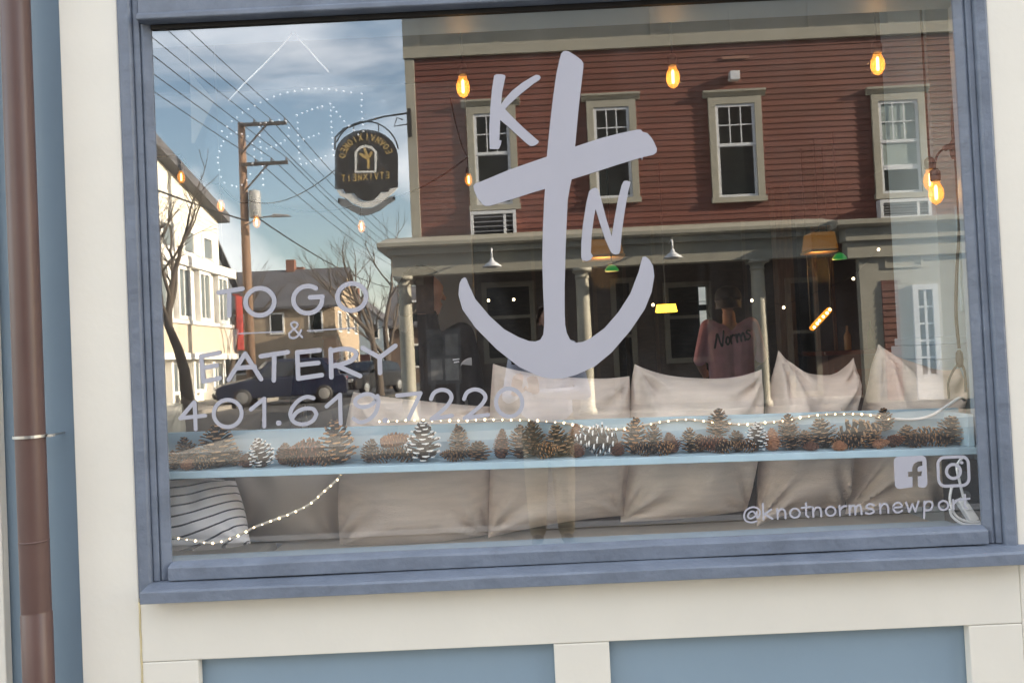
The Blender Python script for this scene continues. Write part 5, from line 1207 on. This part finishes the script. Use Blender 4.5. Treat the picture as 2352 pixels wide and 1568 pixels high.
# ------------------------------------------------------------------ sunlit corner building at the left of the side street
XB = -12.0 
M_cl = mat('sunlit_cream_paint', (.84,.80,.70), .7, .08, 1); M_wh2 = mat('white_storefront_paint', (.82,.81,.78), .6, .05, 1); M_tan = mat('tan_spandrel_paint', (.62,.54,.43), .7, .06, 1)
lb = empty('corner_building', (XB-3, -22, .14), 'sunlit cream three storey corner building with white bay windows', 'building')
def lpartb(name, mb, m, bev=0, par=lb):
    o = mb.build(name, m, par, False, bev)
    for v in o.data.vertices: v.co -= lb.location
    return o
y0, y1 = -15.0, -32.4
b = MB(); b.prism([(y0,.14),(y1,.14),(y1,8.0),(-22.0,10.4),(y0,8.6)], XB-8, XB, lambda u,v,w:(w,u,v)); lpartb('wall', b, M_cl)
b = MB()
for (ya, za, yb2, zb2) in ((y1-.3,7.93,-22.0,10.42),(-22.0,10.42,y0+.3,8.53)):
    b.hexa([(XB-8,ya,za),(XB+.45,ya,za),(XB+.45,yb2,zb2),(XB-8,yb2,zb2),(XB-8,ya,za+.38),(XB+.45,ya,za+.38),(XB+.45,yb2,zb2+.38),(XB-8,yb2,zb2+.38)])
lpartb('roof', b, mat('shingle_grey', (.11,.11,.12), .9, .15, 4))
b = MB(); b.box(XB+.0005, XB+.75, y1, y0, 5.35, 5.75); lpartb('cornice', b, M_wh2, .02)
b = MB(); b.box(XB+.0005, XB+.62, y1+.1, y0-.1, 2.05, 3.15); lpartb('spandrel', b, M_tan, .01)
b = MB(); b.box(XB+.0005, XB+.7, y1, y0, 3.151, 3.30); b.box(XB+.0005, XB+.72, y1, y0, 1.95-.14, 2.049); lpartb('belt_course', b, M_wh2, .01)
yy = y1+.8
while yy < y0-1.2:
    for (za, zb2, dx) in ((3.32,5.33,.60),(.5,1.80,.25),(6.0,7.1,.02)):
        f = MB(); ww = 1.15; c = .14; f.box(XB+.0005,XB+dx+.06,yy,yy+c,za,zb2); f.box(XB+.0005,XB+dx+.06,yy+ww-c,yy+ww,za,zb2); f.box(XB+.0005,XB+dx+.06,yy+c,yy+ww-c,zb2-c,zb2); f.box(XB+.0005,XB+dx+.06,yy+c,yy+ww-c,za,za+c)
        wo = lpartb('window', f, M_wh2, .006)
        f = MB(); f.box(XB+.0006,XB+dx,yy+c,yy+ww-c,za+c,zb2-c); lpartb('pane', f, mat('sky_pane', (.16,.19,.20), .12, .2, 1), 0, wo)
        if za < 5.9:
            f = MB(); f.box(XB+dx+.001,XB+dx+.03,yy+ww/2-.03,yy+ww/2+.03,za+c,zb2-c); lpartb('mullion', f, M_wh2, 0, wo)
    f = MB(); f.box(XB+.0005,XB+.50,yy+1.30,yy+1.55,3.32,5.33); f.box(XB+.0005,XB+.45,yy+1.30,yy+1.50,.15,1.80); lpartb('pilaster', f, M_wh2, .01)
    yy += 1.95
f = MB(); f.box(XB+.8,XB+.86,-32.7,-32.0,2.2,4.6); f.box(XB-.5,XB+.86,-32.46,-32.41,4.65,4.7); bn = f.build('banner', mat('red_banner', (.40,.05,.04), .7), None); tag(bn, 'red vertical banner on the far end of the cream corner building', 'banner')

# ------------------------------------------------------------------ houses farther down the side street
def house(name, lab, cx, cy, w, d, he, hr, wall, roof, ridge='x', rz=0):
    e = empty(name, (cx,cy,.0), lab, 'house', None, rz)
    b = MB(); b.box(-w/2,w/2,-d/2,d/2,0,he)
    if ridge == 'y': b.prism([(-w/2,he),(w/2,he),(0,hr-.05)], -d/2, d/2, lambda u,v,q:(u,q,v))
    else: b.prism([(-d/2,he),(d/2,he),(0,hr-.05)], -w/2, w/2, lambda u,v,q:(q,u,v))
    b.build('wall', wall, e)
    r = MB(); t = .18; o_ = .35
    if ridge == 'y':
        for s in (-1,1): r.hexa([(0,-d/2-o_,hr),(0,d/2+o_,hr),(s*(w/2+o_),d/2+o_,he-.15),(s*(w/2+o_),-d/2-o_,he-.15),(0,-d/2-o_,hr+t),(0,d/2+o_,hr+t),(s*(w/2+o_),d/2+o_,he-.15+t),(s*(w/2+o_),-d/2-o_,he-.15+t)])
    else:
        for s in (-1,1): r.hexa([(-w/2-o_,0,hr),(w/2+o_,0,hr),(w/2+o_,s*(d/2+o_),he-.15),(-w/2-o_,s*(d/2+o_),he-.15),(-w/2-o_,0,hr+t),(w/2+o_,0,hr+t),(w/2+o_,s*(d/2+o_),he-.15+t),(-w/2-o_,s*(d/2+o_),he-.15+t)])
    ro = r.build('roof', roof, e); r = MB(); r.box(-.3,.3,-.3,.3,hr-.6,hr+.9); r.build('chimney', mat('chimney_brick', (.20,.09,.06), .9), ro)
    nf = max(2, int(he//2.8)); nx = max(2, int(w//2.2)); ny = max(2, int(d//2.4))
    def win(x, y, z, ax):
        f = MB(); a, h_ = .5, .75
        if ax == 'y': f.box(x-a,x+a,y,y+.06,z-h_,z+h_); g_ = MB(); g_.box(x-a+.12,x+a-.12,y+.061,y+.07,z-h_+.12,z+h_-.12)
        else: f.box(x,x+.06,y-a,y+a,z-h_,z+h_); g_ = MB(); g_.box(x+.061,x+.07,y-a+.12,y+a-.12,z-h_+.12,z+h_-.12)
        fo = f.build('window', M_wh2, e); g_.build('pane', M_pane, fo)
    for i in range(nf):
        z = 1.7+i*2.7
        for k in range(nx): win(-w/2+w*(k+.5)/nx, d/2+.001, z, 'y')
        for k in range(ny): win(w/2+.001, -d/2+d*(k+.5)/ny, z, 'x')
    f = MB(); f.box(-.5+w*.2,.5+w*.2,d/2+.001,d/2+.07,.1,2.2); f.build('door', mat('dark_door', (.06,.03,.03), .5), e)
    return e
M_rf = mat('roof_slate', (.09,.09,.10), .9, .15, 3)
c = ref(672,800,56); house('ochre_house', 'ochre yellow house in sun at the end of the side street', c.x, -59, 5.2, 6, 5.6, 8.2, mat('ochre_paint', (.42,.27,.09), .8, .08, 1), M_rf, 'y')
c = ref(590,800,44); house('grey_house', 'tall slate grey gabled house behind the cream corner building', -20.9, -43, 8, 9, 6.6, 10.2, mat('slate_paint', (.10,.115,.135), .8, .08, 1), M_rf, 'x')
c = ref(815,830,74); house('pale_house', 'pale blue gabled house far down the side street', c.x, -76, 7, 8, 5.0, 8.0, mat('paleblue_paint', (.30,.36,.40), .8, .06, 1), M_rf, 'y')
c = ref(905,830,48); house('shuttered_house', 'brown house with steep dark roof behind the porch', c.x+3.0, -50, 6.0, 7, 3.6, 6.2, mat('brown_paint', (.16,.11,.08), .8, .1, 1), M_rf, 'x')
c = ref(530,830,66); house('tan_house', 'tan house with a brick chimney past the grey house', XB-3.5, -56, 8, 8, 5.5, 8.4, mat('tan_house_paint', (.40,.31,.22), .8, .08, 1), M_rf, 'x')

# ------------------------------------------------------------------ bare winter trees
def bare_tree(x, y, h, lab, seed, spread=.55):
    rnd = random.Random(seed); e = empty('bare_tree', (x,y,.0), lab, 'tree', 'bare winter trees')
    tr = MB(); cw = MB()
    def grow(p, d, l, r, depth, mb):
        n_ = 4; pts = [p]; dd = d.copy()
        for i in range(n_):
            dd = (dd+Vector((rnd.uniform(-1,1),rnd.uniform(-1,1),rnd.uniform(-.4,.7)))*.14).normalized(); pts.append(pts[-1]+dd*(l/n_))
        mb.tube(pts, [r*(1-.45*i/n_) for i in range(n_+1)], 7 if depth < 2 else (5 if depth < 4 else 3), cap=False)
        if depth >= 5: return
        for k in range(3 if depth < 4 else 2):
            i = n_ if k == 0 else rnd.choice((2,3,3,4)); q = pts[i]
            nd = (dd+Vector((rnd.uniform(-1,1),rnd.uniform(-1,1),rnd.uniform(-.3,.6)))*spread*(.6 if k == 0 else 1.3)).normalized()
            grow(q, nd, l*rnd.uniform(.62,.80), r*rnd.uniform(.48,.60), depth+1, cw if depth >= 0 else mb)
    grow(Vector((0,0,-.05)), Vector((0,0,1)), h*.30, h*.022, 0, tr)
    bk = mat('bark', (.085,.068,.055), .9, .25, 10)
    tr.build('trunk', bk, e, True); cw.build('crown', bk, e, True)
p = ref(430,800,21.5); bare_tree(p.x, -21.5, 9.5, 'bare street tree in front of the cream corner building', 3, .7)
p = ref(500,800,33); bare_tree(p.x+.4, -33, 8.0, 'bare tree beyond the cream corner building', 9)
p = ref(868,800,30); bare_tree(p.x, -30, 8.6, 'bare tree rising behind the porch roof corner', 12, .7)
p = ref(905,800,40); bare_tree(p.x, -38, 10, 'bare tree standing before the brown house', 17, .6)
p = ref(750,800,66); bare_tree(p.x, -66, 9, 'bare tree between the ochre and the pale blue house', 21, .6)

# ------------------------------------------------------------------ parked cars
def car(loc, rz, lab, body, suv=True, name='parked_car'):
    e = empty(name, loc, lab, 'car', 'cars parked in the side street', rz); L2, Wd, hb_, ht = 2.3, .90, .98, 1.66 if suv else 1.45
    prof = [(-L2,.42),(-L2+.05,.30),(L2-.05,.30),(L2,.45),(L2-.02,.70),(L2-.25,.82),(1.15,.98),(-L2+.12,1.02),(-L2,.85)]
    b = MB(); sec = [(-Wd,.90),(-Wd+.06,1.0),(Wd-.06,1.0),(Wd,.90)]
    n_ = len(prof)
    for k in range(3):
        (ya, ka), (yb2, kb2) = sec[k], sec[k+1]
        for i in range(n_):
            pass
    vs = []; 
    for yv, kf in sec: vs += [(x*(.985 if kf < 1 else 1), yv, .62+(z-.62)*(.92 if kf < 1 else 1)) for x, z in prof]
    fs = [tuple(range(n_)), tuple(range(3*n_+n_-1, 3*n_-1, -1))]
    for k in range(3):
        for i in range(n_): fs.append((k*n_+i, k*n_+(i+1)%n_, (k+1)*n_+(i+1)%n_, (k+1)*n_+i))
    b.add(vs, fs); b.build('body', body, e, False, .05)
    cab = [(-2.05 if suv else -1.75,.99),(1.10,.97),(.35,ht-.03),(-.1,ht),(-1.5 if suv else -1.0,ht-.02),(-1.95 if suv else -1.6,ht-.12)]
    b = MB(); n_ = len(cab); wtop = .62
    vs = []
    for s in (-1, 1): vs += [(x, s*(Wd-.05 if z < 1.05 else Wd-.05-.20*(z-.99)/.67), z) for x, z in cab]
    b.add(vs, [tuple(range(n_)), tuple(range(2*n_-1,n_-1,-1))]+[(i,(i+1)%n_,n_+(i+1)%n_,n_+i) for i in range(n_)]); cb = b.build('cabin', body, e, False, .04)
    gm = mat('car_glass', (.012,.014,.016), .06, .1, 2, spec=.6)
    for s in (-1, 1):
        for xa, xb_, xc, xd in ((-.55,.85,.30,-.55),(-1.55,-.63,-.63,-1.35)):
            g_ = MB(); z0_, z1_ = 1.04, ht-.12; y0_ = Wd-.05-.20*(z0_-.99)/.67; y1_ = Wd-.05-.20*(z1_-.99)/.67
            g_.hexa([(xa,s*(y0_-.02),z0_),(xb_,s*(y0_-.02),z0_),(xb_,s*(y0_+.006),z0_),(xa,s*(y0_+.006),z0_),(xd,s*(y1_-.02),z1_),(xc,s*(y1_-.02),z1_),(xc,s*(y1_+.006),z1_),(xd,s*(y1_+.006),z1_)]); g_.build('side_window', gm, cb)
    g_ = MB(); g_.hexa([(1.03,-.74,1.03),(1.03,.74,1.03),(1.06,.74,1.05),(1.06,-.74,1.05),(.38,-.64,ht-.08),(.38,.64,ht-.08),(.42,.64,ht-.06),(.42,-.64,ht-.06)]); g_.build('windscreen', gm, cb)
    for sx in (-1.42, 1.42):
        for s in (-1, 1):
            t_ = MB(); t_.lathe([(.2,-.11),(.31,-.10),(.34,-.06),(.34,.06),(.31,.10),(.2,.11)], (sx, s*.80, .34), 20, 0, 'y'); wh = t_.build('wheel', M_black, e, True)
            t_ = MB(); t_.lathe([(.04,-.125),(.20,-.115),(.21,-.10),(.21,.10),(.20,.115),(.04,.125)], (sx, s*.80, .34), 16, 0, 'y'); t_.build('rim', M_steel, wh, False)
    for s in (-1, 1):
        t_ = MB(); t_.box(L2-.12,L2-.01,s*.62-.16,s*.62+.16,.60,.74); t_.build('headlight', mat('lamp_lens', (.6,.6,.62), .1), e, False, .02)
        t_ = MB(); t_.box(-L2-.005,-L2+.08,s*.72-.10,s*.72+.10,.72,.92); t_.build('tail_light', mat('red_lens', (.30,.02,.02), .15), e, False, .02)
        t_ = MB(); t_.box(.72,.92,s*.86-.02*s,s*1.02,.98,1.12); t_.build('mirror', body, e, False, .02)
    t_ = MB(); t_.box(L2-.03,L2+.03,-.75,.75,.34,.50); t_.box(-L2-.04,-L2+.03,-.75,.75,.40,.56); t_.build('bumper', M_black, e, False, .02)
    return e
def paint(n, c): return mat(n, c, .22, .05, 3, spec=.6)
p = ref(615,880,26); car((p.x+.3,-26.5,.007), math.radians(180-24), 'dark navy parked car at the corner of the side street', paint('navy_car', (.010,.014,.030)))
p = ref(845,880,31); car((p.x-.3,-32,.007), math.radians(110), 'black parked car behind the porch columns', paint('black_car', (.012,.012,.013)), False)
p = ref(700,880,38); car((p.x-1.0,-42,.007), math.radians(92), 'silver parked car farther down the side street', paint('silver_car', (.35,.36,.37)), True)
